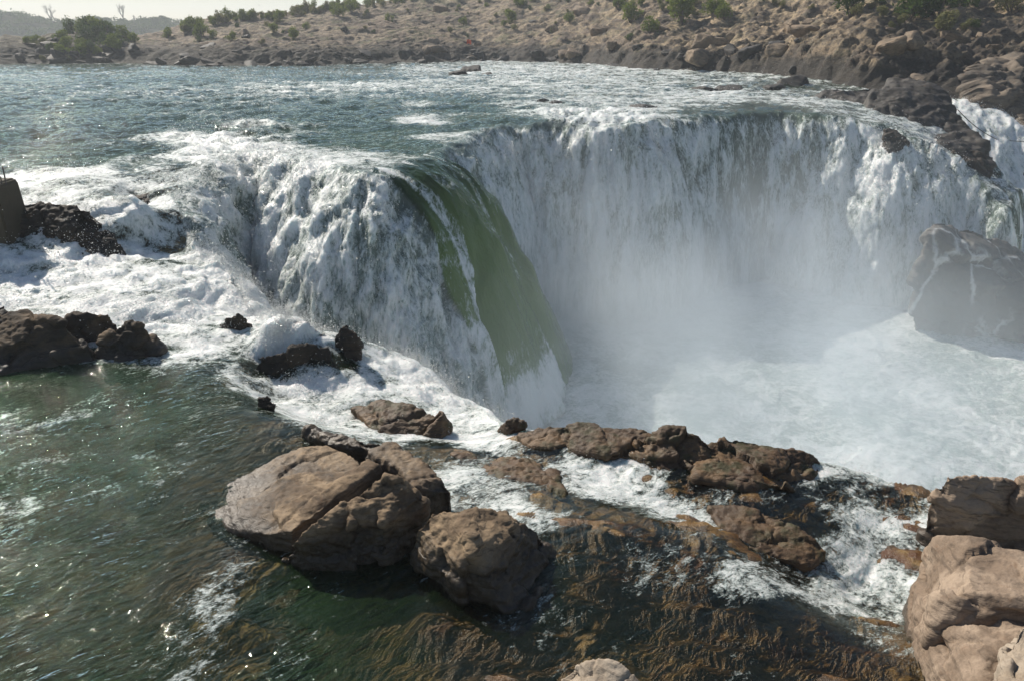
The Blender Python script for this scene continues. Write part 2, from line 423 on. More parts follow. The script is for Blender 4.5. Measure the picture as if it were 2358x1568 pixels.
# ------------------------------------------------------------------ materials
class NT:
    def __init__(self, name):
        self.m = bpy.data.materials.new(name)
        self.m.use_nodes = True
        self.t = self.m.node_tree
        self.t.nodes.clear()
        self.out = self.n('ShaderNodeOutputMaterial')

    def n(self, typ, **kw):
        nd = self.t.nodes.new(typ)
        for k, v in kw.items():
            setattr(nd, k, v)
        return nd

    def l(self, a, b):
        self.t.links.new(a, b)

    def s(self, sock, v):
        if hasattr(v, 'node') or isinstance(v, bpy.types.NodeSocket):
            self.l(v, sock)
        elif isinstance(v, (tuple, list)) and len(v) == 3 and sock.type == 'RGBA':
            sock.default_value = (*v, 1)
        else:
            sock.default_value = v

    def math(self, op, a, b=0.0, c=None, clamp=False):
        nd = self.n('ShaderNodeMath', operation=op, use_clamp=clamp)
        self.s(nd.inputs[0], a)
        self.s(nd.inputs[1], b)
        if c is not None:
            self.s(nd.inputs[2], c)
        return nd.outputs[0]

    def noise(self, vec=None, scale=1.0, detail=4.0, rough=0.5, dist=0.0, out=0, typ='FBM'):
        nd = self.n('ShaderNodeTexNoise')
        nd.noise_type = typ
        if vec is not None:
            self.l(vec, nd.inputs['Vector'])
        self.s(nd.inputs['Scale'], scale)
        self.s(nd.inputs['Detail'], detail)
        self.s(nd.inputs['Roughness'], rough)
        self.s(nd.inputs['Distortion'], dist)
        return nd.outputs[out]

    def voronoi(self, vec, scale, feature='F1', rnd=1.0):
        nd = self.n('ShaderNodeTexVoronoi', feature=feature)
        self.l(vec, nd.inputs['Vector'])
        self.s(nd.inputs['Scale'], scale)
        self.s(nd.inputs['Randomness'], rnd)
        return nd.outputs[0]

    def ramp(self, fac, stops, interp='LINEAR'):
        nd = self.n('ShaderNodeValToRGB')
        nd.color_ramp.interpolation = interp
        e = nd.color_ramp.elements
        while len(e) < len(stops):
            e.new(.5)
        for k, (p, c) in enumerate(stops):
            e[k].position = p
            e[k].color = (*c, 1) if isinstance(c, (tuple, list)) else (c, c, c, 1)
        self.s(nd.inputs[0], fac)
        return nd.outputs[0]

    def mix(self, f, a, b, blend='MIX'):
        nd = self.n('ShaderNodeMix', data_type='RGBA', blend_type=blend)
        self.s(nd.inputs[0], f)
        self.s(nd.inputs[6], a)
        self.s(nd.inputs[7], b)
        return nd.outputs[2]

    def smooth(self, x, a, b, lo=0.0, hi=1.0):
        nd = self.n('ShaderNodeMapRange', interpolation_type='SMOOTHSTEP')
        self.s(nd.inputs[0], x)
        for k, v in enumerate((a, b, lo, hi)):
            self.s(nd.inputs[k + 1], v)
        return nd.outputs[0]

    def attr(self, name, out='Fac'):
        nd = self.n('ShaderNodeAttribute', attribute_name=name)
        return nd.outputs[out]

    def mapping(self, vec, scale=(1, 1, 1), rot=(0, 0, 0)):
        nd = self.n('ShaderNodeMapping')
        self.l(vec, nd.inputs[0])
        nd.inputs['Scale'].default_value = scale
        nd.inputs['Rotation'].default_value = rot
        return nd.outputs[0]

    def bump(self, h, strength=.5, dist=.02, normal=None):
        nd = self.n('ShaderNodeBump')
        self.s(nd.inputs['Height'], h)
        self.s(nd.inputs['Strength'], strength)
        self.s(nd.inputs['Distance'], dist)
        if normal is not None:
            self.l(normal, nd.inputs['Normal'])
        return nd.outputs[0]

    def mixs(self, f, a, b):
        nd = self.n('ShaderNodeMixShader')
        self.s(nd.inputs[0], f)
        self.l(a, nd.inputs[1])
        self.l(b, nd.inputs[2])
        return nd.outputs[0]

    def done(self, surf=None, vol=None):
        if surf is not None:
            self.l(surf, self.out.inputs['Surface'])
        if vol is not None:
            self.l(vol, self.out.inputs['Volume'])
        return self.m

    def principled(self, color, rough, normal=None, **kw):
        nd = self.n('ShaderNodeBsdfPrincipled')
        self.s(nd.inputs['Base Color'], color)
        self.s(nd.inputs['Roughness'], rough)
        if normal is not None:
            self.l(normal, nd.inputs['Normal'])
        for k, v in kw.items():
            self.s(nd.inputs[k.replace('_', ' ')], v)
        return nd.outputs[0]


def foam_shader(t, normal, col=(.88, .9, .9)):
    pr = t.n('ShaderNodeBsdfPrincipled')
    pr.subsurface_method = 'RANDOM_WALK'
    t.s(pr.inputs['Base Color'], col)
    t.s(pr.inputs['Roughness'], .45)
    t.s(pr.inputs['Specular IOR Level'], .25)
    t.s(pr.inputs['Subsurface Weight'], 1.0)
    pr.inputs['Subsurface Radius'].default_value = (.85, 1.0, 1.0)
    t.s(pr.inputs['Subsurface Scale'], .16)
    t.l(normal, pr.inputs['Normal'])
    return pr.outputs[0]


def water_material():
    t = NT('river_water')
    flow = t.attr('flow', 'Vector')
    foam = t.attr('foam')
    opac = t.attr('opac')
    ripple = t.attr('ripple')
    geo = t.n('ShaderNodeNewGeometry')
    pos = geo.outputs['Position']
    # lacework and clumps of foam
    n1 = t.noise(flow, 1.3, 7, .68, .6)
    n2 = t.noise(flow, 6.5, 6, .7, .4)
    n3 = t.noise(flow, 26, 3, .65)
    s = t.math('ADD', t.math('MULTIPLY', n1, .95), t.math('ADD', t.math('MULTIPLY', n2, .85), t.math('MULTIPLY', n3, .45)))
    s = t.math('SUBTRACT', s, 1.125)     # about -0.6 .. 0.6
    f = t.math('ADD', t.math('SUBTRACT', t.math('MULTIPLY', foam, 1.5), .72), t.math('MULTIPLY', s, 1.9))
    mask = t.smooth(f, -.16, .34)
    thick = t.smooth(f, .0, .75)
    # ripples
    r1 = t.noise(t.mapping(flow, (1, 1.8, 1)), 4.2, 2.5, .55, .6)
    r2 = t.noise(t.mapping(flow, (1, 2.0, 1)), 12, 2, .5, .4)
    h = t.math('ADD', t.math('MULTIPLY', r1, 1.0), t.math('MULTIPLY', r2, .22))
    nw = t.bump(h, ripple, .13)
    fh = t.math('ADD', t.math('MULTIPLY', n2, .7), t.math('ADD', t.math('MULTIPLY', n3, .35), t.math('MULTIPLY', mask, .3)))
    nf = t.bump(fh, .75, .09)
    # body of the water
    deep = t.n('ShaderNodeBsdfDiffuse')
    t.s(deep.inputs[0], t.mix(t.attr('milk'), t.mix(t.attr('tongue'), (.02, .042, .018), (.1, .17, .04)), (.34, .41, .395)))
    t.l(nw, deep.inputs['Normal'])
    clear = t.n('ShaderNodeBsdfTransparent')
    t.s(clear.inputs[0], t.mix(opac, (.98, .97, .93), (.55, .6, .42)))
    body = t.mixs(opac, clear.outputs[0], deep.outputs[0])
    gl = t.n('ShaderNodeBsdfGlossy')
    t.s(gl.inputs[0], (.86, .93, .87))
    t.s(gl.inputs['Roughness'], .03)
    t.l(nw, gl.inputs['Normal'])
    fr = t.n('ShaderNodeFresnel')
    fr.inputs[0].default_value = 1.33
    t.l(nw, fr.inputs['Normal'])
    wat = t.mixs(fr.outputs[0], body, gl.outputs[0])
    col = t.mix(thick, (.46, .52, .5), (.8, .82, .82))
    fo = foam_shader(t, nf, col)
    g2 = t.n('ShaderNodeBsdfGlossy')
    t.s(g2.inputs['Roughness'], .25)
    t.l(nf, g2.inputs['Normal'])
    fo = t.mixs(.035, fo, g2.outputs[0])
    return t.done(t.mixs(mask, wat, fo))


def rock_material(name, light, dark, wet_shade_z=None, scale=1.0, strata=(0, 0, 0), wet_all=0.0, bump=.5, stain=(.16, .075, .03), algae=None):
    t = NT(name)
    tc = t.n('ShaderNodeTexCoord')
    ob = tc.outputs['Object']
    geo = t.n('ShaderNodeNewGeometry')
    z = t.n('ShaderNodeSeparateXYZ')
    t.l(geo.outputs['Position'], z.inputs[0])
    big = t.noise(ob, 1.1 * scale, 6, .62, .6)
    st = t.mapping(ob, (2.0, 2.0, 13.0), strata)
    lay = t.noise(st, 1.6 * scale, 6, .62, .8)
    fine = t.noise(ob, 34 * scale, 5, .7)
    med = t.noise(ob, 7 * scale, 7, .68, .3)
    c = t.mix(t.smooth(big, .4, .6), dark, light)
    c = t.mix(t.smooth(lay, .48, .68, 0, .75), c, tuple(v * .45 for v in dark))
    c = t.mix(t.smooth(med, .56, .72, 0, .45), c, stain)
    c = t.mix(t.math('MULTIPLY', fine, .75), c, t.mix(.6, c, (.01, .01, .01)))
    if algae:
        c = t.mix(t.smooth(t.noise(ob, 2.3 * scale, 5, .6), .48, .66), c, algae)
    rough = .85
    if wet_shade_z is not None or wet_all > 0:
        if wet_shade_z is not None:
            w = t.smooth(t.math('ADD', z.outputs[2], t.math('MULTIPLY', med, .22)), wet_shade_z + .42, wet_shade_z + .16)  # wet band by height; raised, it also stands in for shade on sides
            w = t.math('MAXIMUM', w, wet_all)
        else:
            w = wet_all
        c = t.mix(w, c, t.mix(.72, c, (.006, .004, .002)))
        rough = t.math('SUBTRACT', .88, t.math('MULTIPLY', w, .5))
    h = t.math('ADD', t.math('MULTIPLY', lay, .9), t.math('ADD', t.math('MULTIPLY', med, .7), t.math('MULTIPLY', fine, .16)))
    nrm = t.bump(h, bump, .07 / scale)
    return t.done(t.principled(c, rough, nrm))


def simple(name, col, rough=.8):
    t = NT(name)
    tc = t.n('ShaderNodeTexCoord')
    n = t.noise(tc.outputs['Object'], 6, 5, .6)
    c = t.mix(n, col, tuple(v * .55 for v in col))
    return t.done(t.principled(c, rough, t.bump(n, .3, .02)))


def leaf_material(name, a, b):
    t = NT(name)
    oi = t.n('ShaderNodeObjectInfo')
    tc = t.n('ShaderNodeTexCoord')
    n = t.noise(tc.outputs['Object'], 1.7, 3, .6)
    at = t.attr('tint')
    f = t.math('ADD', t.math('MULTIPLY', n, .5), t.math('ADD', t.math('MULTIPLY', oi.outputs['Random'], .35), t.math('MULTIPLY', at, .35)), clamp=True)
    c = t.mix(f, a, b)
    d = t.n('ShaderNodeBsdfDiffuse')
    t.l(c, d.inputs[0])
    tr = t.n('ShaderNodeBsdfTranslucent')
    t.l(c, tr.inputs[0])
    return t.done(t.mixs(.4, d.outputs[0], tr.outputs[0]))


M_WATER = water_material()

# ------------------------------------------------------------------ the water
def build_water():
    X, Y = fan_grid(lambda x, y: base_water(x, y), 2.6, 700, 1250)
    wx = .35 * fbm2(X / 2.1, Y / 2.1, 3, .5, 11)
    wy = .35 * fbm2(X / 2.1, Y / 2.1, 3, .5, 12)
    far = np.clip(np.hypot(X, Y) / 20, .12, 1)
    Z, ins, U, V, Fo, near = base_water(X + wx * far, Y + wy * far, True)
    Rr = np.hypot(X, Y)
    foam_o = FOAM(X + wx * .3 * far, Y + wy * .3 * far)
    foam_o = np.where(foam_o > .5, .5 + (foam_o - .5) * np.where(Rr < 13.5, .62, .74), foam_o)
    foam_o = foam_o + np.where(~ins & (Rr > 10.5) & (Rr < 23), .3 * fbm2(X / 1.7 + .5 * wx, Y / .75 + .5 * wy, 4, .55, 33) * sstep(.3, .6, foam_o), 0)
    amp = np.exp(AMP(X, Y)) * np.where(np.hypot(X, Y) > 20, 1.25, 1)
    xr0, yr0 = X * .98 - Y * .2, X * .2 + Y * .98
    fade = np.clip(120 / Rr, .35, 1)
    pool = ins & (Z < POOL + .02)
    fall = ins & ~pool
    # foam
    foam = np.where(ins, Fo, foam_o)
    lipblend = np.where(fall, sstep(0, .9, V), 0)
    foam = np.where(fall, foam_o * (1 - lipblend) + (Fo - .13 * (Fo > .3)) * lipblend, foam)
    tng = np.where(fall, sstep(.5, .22, Fo), 0)
    ut = (U - arc[keyseg[10]]) / (arc[keyseg[14]] - arc[keyseg[10]])
    cover = sstep(-.2, .16, .085 * V - .1 - ut + .2 * fbm2(U * 1.3, V * .6, 5, .62, 74)) * tng
    foam = np.where(fall, np.maximum(foam, .7 * cover), foam)
    foam = np.where(fall, foam + tng * (.16 * sstep(3.1, 4.9, V + .8 * perlin2(U * 1.2, V * .4, 76)) + .3 * sstep(.86, 1.02, (U - arc[keyseg[10]]) / (arc[keyseg[14]] - arc[keyseg[10]])) * sstep(.3, 1.5, V) + .2 * perlin2(U * 1.3, V * .12, 71) + .5 * sstep(.72, .98, ridge2(U * .9 + .25 * V * perlin2(U * .3, V * .1, 73), V * .05, 1, .5, 72))), foam)
    pf = .67 + .22 * fbm2(X / 3.3, Y / 3.3, 3, .5, 31) + .22 * sstep(2.5, 0, near - 2.5) + .16 * sstep(9, 15, X) * sstep(26, 14, Y)
    foam = np.where(pool, pf, foam)
    foam = np.where(~ins & (Rr > 22), foam + .2 * fbm2(xr0 / 6, yr0 / 1.6, 3, .6, 75) * np.clip(foam * 2, .2, 1), foam)
    foam = np.where(Rr > 130, .15 + .1 * perlin2(X / 8, Y / 20, 5), foam)
    # waves
    ca, sa = math.cos(.7), math.sin(.7)
    xr, yr = X * ca + Y * sa, -X * sa + Y * ca
    w = .55 * ridge2(xr / 2.9 + .3 * wx, yr / 1.9 + .3 * wy, 1, .5, 21) + .38 * ridge2(xr / 1.35 + wx, yr / .95 + wy, 1, .5, 22) + .2 * perlin2(xr / .6, yr / .42, 23) + .1 * perlin2(xr / .28, yr / .22, 24)
    w = w - .35
    bil = .6 * billow2(X / .85 + wx, Y / .85 + wy, 3, .52, 41)
    near_s = np.clip(Rr / 16, .22, 1)
    small = .6 * ridge2(xr / .75 + wx, yr / .33 + wy, 2, .5, 25) + .3 * perlin2(xr / .18, yr / .09, 26) - .4
    small = small * (.35 + .9 * sstep(-.4, .4, fbm2(X / 1.3 + 7, Y / .9, 3, .5, 27))) + .5 * fbm2(X / .8 + .5 * wx, Y / .6 + .5 * wy, 3, .5, 29)
    ff = sstep(.45, .9, foam_o)
    hw = amp * ((w * (1 - .55 * ff) + bil * .9 * ff) * sstep(.02, .12, amp) + small * .8 * sstep(.14, .03, amp)) * fade
    n = normals(X, Y, Z)
    disp = np.zeros_like(Z)
    # falling sheet: ropes and puffs that grow downwards
    fi = np.where(fall.ravel())[0]
    pf3 = np.stack([(X + .5 * wx).ravel()[fi], (Y + .5 * wy).ravel()[fi], Z.ravel()[fi]], 1)
    st3 = pf3 * np.array([1, .42, .16], np.float32)
    pu3 = pf3 * np.array([1, .6, .34], np.float32)
    rope = np.zeros(Z.size, np.float32)
    puff = np.zeros(Z.size, np.float32)
    rope[fi] = .8 * (1 - 2 * np.abs(perlin3(st3, .9, 52))) + .6 * (1 - 2 * np.abs(perlin3(st3, 1.9, 53))) + .4 * perlin3(st3, 4.5, 54) + .25 * perlin3(st3, 9.5, 57) - .55
    puff[fi] = sum(.55 ** k * (2 * np.abs(perlin3(pu3, .85 * 2.1 ** k, 55 + k)) - .5) for k in range(4))
    rope = rope.reshape(Z.shape)
    puff = puff.reshape(Z.shape)
    white = sstep(.3, .7, Fo)
    g = sstep(0, 1.1, V)
    uu = U
    dfall = white * g * (.15 * rope + .15 * puff * np.where(Y > 27, .62, 1) * np.where(X > 13, .7, 1)) + tng * g * (.07 * ridge2(uu * 2.4 + .1 * V, V * .09, 3, .55, 54) + .12 * perlin2(uu * .7, V * .3, 55))
    dpool = .13 * (billow2(X / 1.9 + wx, Y / 1.9 + wy, 4, .55, 61)) * (.5 + .8 * sstep(3, 0, near - 2.5))
    edge = np.where(fall, .25 + .75 * sstep(1.6, 0, V), 1)
    disp = np.where(fall, dfall, 0)
    disp = np.where(pool, dpool, disp)
    disp = disp + np.where(pool, 0, hw * edge)
    # heap of spray water at the feet of the falls
    p = np.stack([X, Y, Z], -1) + n * disp[..., None]
    dep = np.exp(DEPTH(X, Y))
    dep = np.where(ins, 1.2, dep)
    dep = dep * (1 - .6 * sstep(-1.1, -.5, X) * sstep(12.8, 11.8, Y) * (~ins))
    rimthin = np.where(ins & (Fo < .35) & (Y < 13), .04, 0)
    dep = np.where(rimthin > 0, .04, dep)
    opac = 1 - np.exp(-2.3 * dep ** 1.15)
    crest = np.clip(hw / np.maximum(amp, .01), -1, 1)
    foam2 = foam + np.where(ins, 0, .16 * crest * sstep(.04, .15, amp)) + np.where(fall, white * g * (.16 * puff + .12 * rope), 0)
    milk = np.where(pool, 1, np.where(fall & (white > .5), .3 + .5 * sstep(1, POOL, Z), 0)) * np.where(fall & (X > 6), .5, 1)
    fx = np.where(fall, X, xr)
    fy = np.where(fall, Y * .55, yr * np.where(amp < .05, 1.6, 1.))
    fz = np.where(fall, Z * np.where(Y > 27, .17, .26), 0)
    patch = sstep(-.35, .45, fbm2(X / 1.1, Y / .8, 3, .5, 28))
    ripple = np.where(amp < .05, (.22 + .5 * sstep(.08, .4, dep)) * (.45 + .75 * patch), .6) * np.clip(30 / Rr, .35, 1)
    me = grid_mesh('river_water', p[..., 0], p[..., 1], p[..., 2], dict(flow=np.stack([fx, fy, fz], -1), foam=foam2, opac=opac, tongue=tng * sstep(.3, 2.8, V), ripple=ripple, milk=milk))
    add('water', me, M_WATER, kind='structure')
    return dict(X=p[..., 0], Y=p[..., 1], Z=p[..., 2], foam=foam2, V=V, fall=fall, pool=pool, amp=amp, crest=crest, ins=ins, n=n, white=white, near=near)


WD = build_water()


# ------------------------------------------------------------------ bed of the river
def build_bed():
    X, Y = fan_grid(lambda x, y: base_water(x, y), 2.6, 140, 620, daz=.15)
    Z, ins, U, V, Fo, near = base_water(X, Y, True)
    Rr = np.hypot(X, Y)
    dep = np.exp(DEPTH(X, Y))
    dep = np.where(ins, 1.6, dep)
    dep = np.where(ins & (Fo < .35) & (Y < 13), .05, dep)
    dep = np.where(Rr > 60, 2.5, dep)
    sc = np.clip(Rr / 9, .4, 3)
    rough = .1 * fbm2(X / .9, Y / .9, 5, .55, 81) + .05 * ridge2(X / .5 + Y / .9, Y / .35, 3, .5, 82)
    dep = dep * (1 - .6 * sstep(-1.1, -.5, X) * sstep(12.8, 11.8, Y) * (~ins))
    shelf = sstep(.3, .06, dep) * (Y < 12.5)
    hump = .1 * billow2(X / 1.3 + .3 * Y, Y / .85, 4, .5, 84) - .02
    Z = Z - dep + np.clip(rough, -.3, .3) * np.clip(dep * 1.4, .12, 1) + shelf * hump
    me = grid_mesh('riverbed', X, Y, Z)
    add('riverbed', me, M_BED, kind='structure')


t_ = NT('river_bed')
_tc = t_.n('ShaderNodeTexCoord')
_o = _tc.outputs['Object']
_b = t_.noise(_o, .9, 5, .6, .5)
_m = t_.noise(_o, 4.5, 7, .7, .4)
_f = t_.noise(_o, 30, 4, .7)
_c = t_.mix(t_.smooth(_b, .38, .62), (.17, .085, .025), (.33, .2, .06))
_c = t_.mix(t_.smooth(_m, .42, .62), _c, (.06, .036, .015))
_c = t_.mix(t_.smooth(t_.noise(_o, 1.9, 5, .6), .52, .68), _c, (.13, .05, .015))
_c = t_.mix(t_.math('MULTIPLY', _f, .6), _c, (.015, .011, .006))
M_BED = t_.done(t_.principled(_c, .3, t_.bump(t_.math('ADD', _m, t_.math('MULTIPLY', _f, .3)), .8, .06)))
build_bed()

# ------------------------------------------------------------------ rocks
M_TAN = rock_material('tan_rock', (.37, .265, .16), (.15, .1, .058), wet_shade_z=-.02, strata=(.5, .35, .6), scale=1.3)
M_TAN_WETSHADE = rock_material('tan_rock_wet_shaded_sides', (.37, .265, .16), (.15, .1, .058), wet_shade_z=.1, strata=(.5, .35, .6), scale=1.3)  # wet band set high so it also paints the shaded fronts dark
M_BROWN = rock_material('brown_wet_rock', (.27, .155, .065), (.13, .07, .03), strata=(.3, .2, .9), scale=1.2, wet_all=.5, algae=(.075, .065, .02))
M_DARK = rock_material('dark_wet_rock', (.055, .036, .02), (.014, .011, .008), scale=.8, wet_all=.22, strata=(.3, .5, .2))
M_BTOP = rock_material('brown_topped_rock', (.15, .1, .055), (.05, .035, .022), wet_shade_z=.12, scale=1.0, strata=(.3, .4, .2))
M_GOLD = rock_material('golden_algae_rock', (.42, .3, .1), (.25, .15, .045), scale=1.5, wet_all=.1)
M_PINK = rock_material('pink_sandstone', (.44, .335, .245), (.25, .18, .125), wet_shade_z=-.75, strata=(.12, -.12, .3), scale=1.0, stain=(.2, .11, .06))
M_PALE = rock_material('pale_rock', (.5, .42, .33), (.38, .3, .22), wet_shade_z=-.45, scale=1.2)
M_GREY = rock_material('grey_wet_rock', (.1, .088, .075), (.045, .04, .036), scale=.45, wet_all=.4, strata=(.5, .5, .2))
t_ = NT('veined_wet_rock')
_o = t_.n('ShaderNodeTexCoord').outputs['Object']
_w = t_.n('ShaderNodeVectorMath', operation='MULTIPLY_ADD')
t_.l(t_.noise(_o, .7, 4, .6, out=1), _w.inputs[0])
_w.inputs[1].default_value = (.9, .9, .5)
t_.l(_o, _w.inputs[2])
_e = t_.voronoi(t_.mapping(_w.outputs[0], (1, 1, .38)), .55, 'DISTANCE_TO_EDGE')
_n = t_.noise(_o, 9, 5, .7)
_v = t_.math('MULTIPLY', t_.smooth(t_.math('ADD', _e, t_.math('MULTIPLY', _n, .09)), .1, .045), t_.smooth(t_.noise(_o, .5, 3, .5), .44, .6))
_b = t_.mix(t_.noise(_o, .8, 6, .65), (.12, .105, .09), (.05, .046, .043))
M_VEIN = t_.done(t_.principled(t_.mix(t_.math('MULTIPLY', _v, .55), _b, (.8, .83, .84)), .5, t_.bump(t_.math('ADD', t_.noise(_o, 3, 6, .65), _n), .6, .12)))
M_CLIFF = rock_material('cliff_rock', (.24, .19, .14), (.11, .09, .07), scale=.3, strata=(.5, .6, .2))


def finish_mesh(co, faces_src, name):
    return None


def rock(name, hulls, vox, mat, label, smooth=6, disp=(.05, .7), fine=.012, seed=0, cat='rock', group=None, strata=0.0, parent=None, kind=None, cells=22, block=1.0):
    """hulls: lists of world points; each list becomes a convex lump, lumps fuse into one stone"""
    bm = bmesh.new()
    for h in hulls:
        vs = [bm.verts.new(q) for q in h]
        r = bmesh.ops.convex_hull(bm, input=vs)
        bad = list({e for e in r['geom_interior'] + r['geom_unused'] if isinstance(e, bmesh.types.BMVert)})
        bmesh.ops.delete(bm, geom=bad, context='VERTS')
    bmesh.ops.recalc_face_normals(bm, faces=bm.faces)
    me = bpy.data.meshes.new(name)
    bm.to_mesh(me)
    bm.free()
    tmp = bpy.data.objects.new('tmp', me)
    COL.objects.link(tmp)
    md = tmp.modifiers.new('r', 'REMESH')
    md.mode = 'VOXEL'
    md.voxel_size = vox / Q
    sm = tmp.modifiers.new('s', 'SMOOTH')
    sm.factor = .5
    sm.iterations = smooth
    dg = bpy.context.evaluated_depsgraph_get()
    m2 = bpy.data.meshes.new_from_object(tmp.evaluated_get(dg), depsgraph=dg)
    bpy.data.objects.remove(tmp)
    bpy.data.meshes.remove(me)
    n = len(m2.vertices)
    co = np.empty(n * 3, np.float32)
    m2.vertices.foreach_get('co', co)
    co = co.reshape(-1, 3)
    no = np.empty(n * 3, np.float32)
    m2.vertices.foreach_get('normal', no)
    no = no.reshape(-1, 3)
    a, s = disp
    d = a * (perlin3(co, 1 / s, seed) + .6 * (.5 - np.abs(perlin3(co, 2.1 / s, seed + 1))) * 1.4 + .35 * perlin3(co, 4.6 / s, seed + 2))
    q = co * np.array([1, 1, 3.2], np.float32)
    q[:, 2] += co[:, 0] * .8 + co[:, 1] * .4
    d += (a * .35 + strata) * (.45 - np.abs(perlin3(q, 2.2 / s, seed + 5)))
    g = np.random.default_rng(900 + seed)
    ncell = cells
    lo, hi = co.min(0), co.max(0)
    cc = g.uniform(lo, hi, (ncell, 3)).astype(np.float32)
    cq = co + (.12 * s) * np.stack([perlin3(co, 3 / s, seed + 8), perlin3(co, 3 / s, seed + 9), perlin3(co, 3 / s, seed + 10)], 1)
    f1 = np.full(n, 1e9, np.float32)
    f2 = np.full(n, 1e9, np.float32)
    ki = np.zeros(n, int)
    for k in range(ncell):
        dd = np.linalg.norm((cq - cc[k]) * np.array([.8, .8, 1.5], np.float32), axis=1)
        m = dd < f1
        f2 = np.where(m, f1, np.minimum(f2, dd))
        ki = np.where(m, k, ki)
        f1 = np.where(m, dd, f1)
    tilt = g.normal(size=(ncell, 3)).astype(np.float32) * .16
    off = g.normal(size=ncell).astype(np.float32) * a * .45
    d += block * (np.clip(((co - cc[ki]) * tilt[ki]).sum(1), -.8 * a - .02, .8 * a + .02) + off[ki])
    d -= block * a * .7 * np.exp(-(f2 - f1) / (.05 * s))
    d += fine * (perlin3(co, 11 / s, seed + 3) + .6 * perlin3(co, 23 / s, seed + 4))
    co += no * d[:, None]
    c = co.mean(0)
    c[2] = co[:, 2].min()
    co -= c
    m2.vertices.foreach_set('co', co.ravel())
    m2.polygons.foreach_set('use_smooth', np.ones(len(m2.polygons), bool))
    m2.update()
    m2.name = name
    m2.materials.clear()
    o = add(name, m2, mat, parent, kind, label, cat, group)
    o.location = [float(v) for v in c]
    return o


def H(top, drop=.8, spread=1.0):
    """a lump whose upper outline is sighted; its foot goes down by drop"""
    pts = [P(*q) for q in top]
    c = np.mean(pts, 0)
    return pts + [(c[0] + (p[0] - c[0]) * spread, c[1] + (p[1] - c[1]) * spread, min(p[2], c[2]) - drop) for p in pts]


def HY(top, drop=3.0, spread=1.0):
    pts = [PY(*q) for q in top]
    c = np.mean(pts, 0)
    return pts + [(c[0] + (p[0] - c[0]) * spread, c[1] + (p[1] - c[1]) * spread, p[2] - drop) for p in pts]


rock('rock_slab', [H([(490, 1195, -0.13), (520, 1125, -0.05), (600, 1085, 0.05), (665, 1048, 0.12), (740, 1030, 0.19), (800, 1042, 0.24), (868, 1075, 0.29), (830, 1105, 0.29), (765, 1135, 0.29), (705, 1180, 0.27), (672, 1222, 0.23), (620, 1230, 0.15), (545, 1225, -0.03)], .6),
                   H([(560, 1180, 0.02), (640, 1225, 0.17), (690, 1195, 0.26), (660, 1245, 0.05), (640, 1262, -0.09), (590, 1258, -0.13), (500, 1212, -0.14)], .5)],
     .018, M_TAN, 'flat tan rock slab sloping down to the left into the water', 2, (.03, .6), .008, 1, strata=.02, cells=16)
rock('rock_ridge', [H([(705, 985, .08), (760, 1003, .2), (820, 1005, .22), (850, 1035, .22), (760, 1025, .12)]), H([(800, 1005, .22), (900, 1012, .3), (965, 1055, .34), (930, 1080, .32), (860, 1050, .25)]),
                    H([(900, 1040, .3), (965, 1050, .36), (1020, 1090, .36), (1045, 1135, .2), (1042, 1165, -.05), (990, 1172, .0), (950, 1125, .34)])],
     .02, M_TAN_WETSHADE, 'long wet tan ridge of rock behind the cracked slab', 1, (.05, .45), .012, 2, strata=.02)
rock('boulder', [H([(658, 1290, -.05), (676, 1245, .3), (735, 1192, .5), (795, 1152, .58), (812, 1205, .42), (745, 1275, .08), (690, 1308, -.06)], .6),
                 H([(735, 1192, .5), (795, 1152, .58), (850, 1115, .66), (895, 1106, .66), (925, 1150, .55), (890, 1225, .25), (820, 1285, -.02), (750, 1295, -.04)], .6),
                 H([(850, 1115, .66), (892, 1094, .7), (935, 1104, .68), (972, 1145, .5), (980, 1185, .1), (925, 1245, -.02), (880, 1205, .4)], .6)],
     .018, M_TAN_WETSHADE, 'long lumpy tan boulder between the flat slab and the dark cleft', 1, (.045, .45), .012, 3, strata=.015, cells=26)
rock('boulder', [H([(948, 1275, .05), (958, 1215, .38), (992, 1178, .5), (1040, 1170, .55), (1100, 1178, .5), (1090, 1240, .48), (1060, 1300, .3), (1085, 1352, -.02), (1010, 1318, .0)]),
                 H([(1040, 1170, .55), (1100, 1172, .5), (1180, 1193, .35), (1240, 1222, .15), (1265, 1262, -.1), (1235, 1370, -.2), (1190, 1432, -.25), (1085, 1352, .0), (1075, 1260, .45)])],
     .02, M_TAN_WETSHADE, 'blocky tan boulder with a steep dark flank, right of the cleft', 1, (.05, .55), .012, 4, strata=.02)
rock('pink_rock', [H([(2132, 1165, -.3), (2178, 1094, .25), (2250, 1097, .28), (2360, 1115, .2), (2560, 1140, .2), (2560, 1260, -.5), (2358, 1250, -.5), (2240, 1235, -.5), (2185, 1205, -.5)], .9)],
     .022, M_PINK, 'brown and pink banded rock block above the foaming gully, nearest the gorge pool', 2, (.045, .6), .012, 5, strata=.012, cells=26, block=1.1)
rock('pink_rock', [H([(2122, 1270, -.15), (2150, 1240, .15), (2230, 1243, .32), (2358, 1268, .38), (2560, 1290, .4), (2560, 1420, .4), (2358, 1392, .33), (2240, 1375, .3), (2160, 1390, .1), (2125, 1400, -.2)], .9),
                   H([(2160, 1370, .2), (2230, 1360, .34), (2358, 1380, .38), (2560, 1400, .4), (2500, 1450, .2), (2358, 1410, .2), (2240, 1420, .15), (2140, 1462, -.1), (2120, 1430, -.25)], .9)],
     .02, M_PINK, 'smooth pale pink rounded slab at the right edge, largest of the pink rocks', 7, (.03, .7), .008, 6, strata=.012, cells=26, block=1.1)
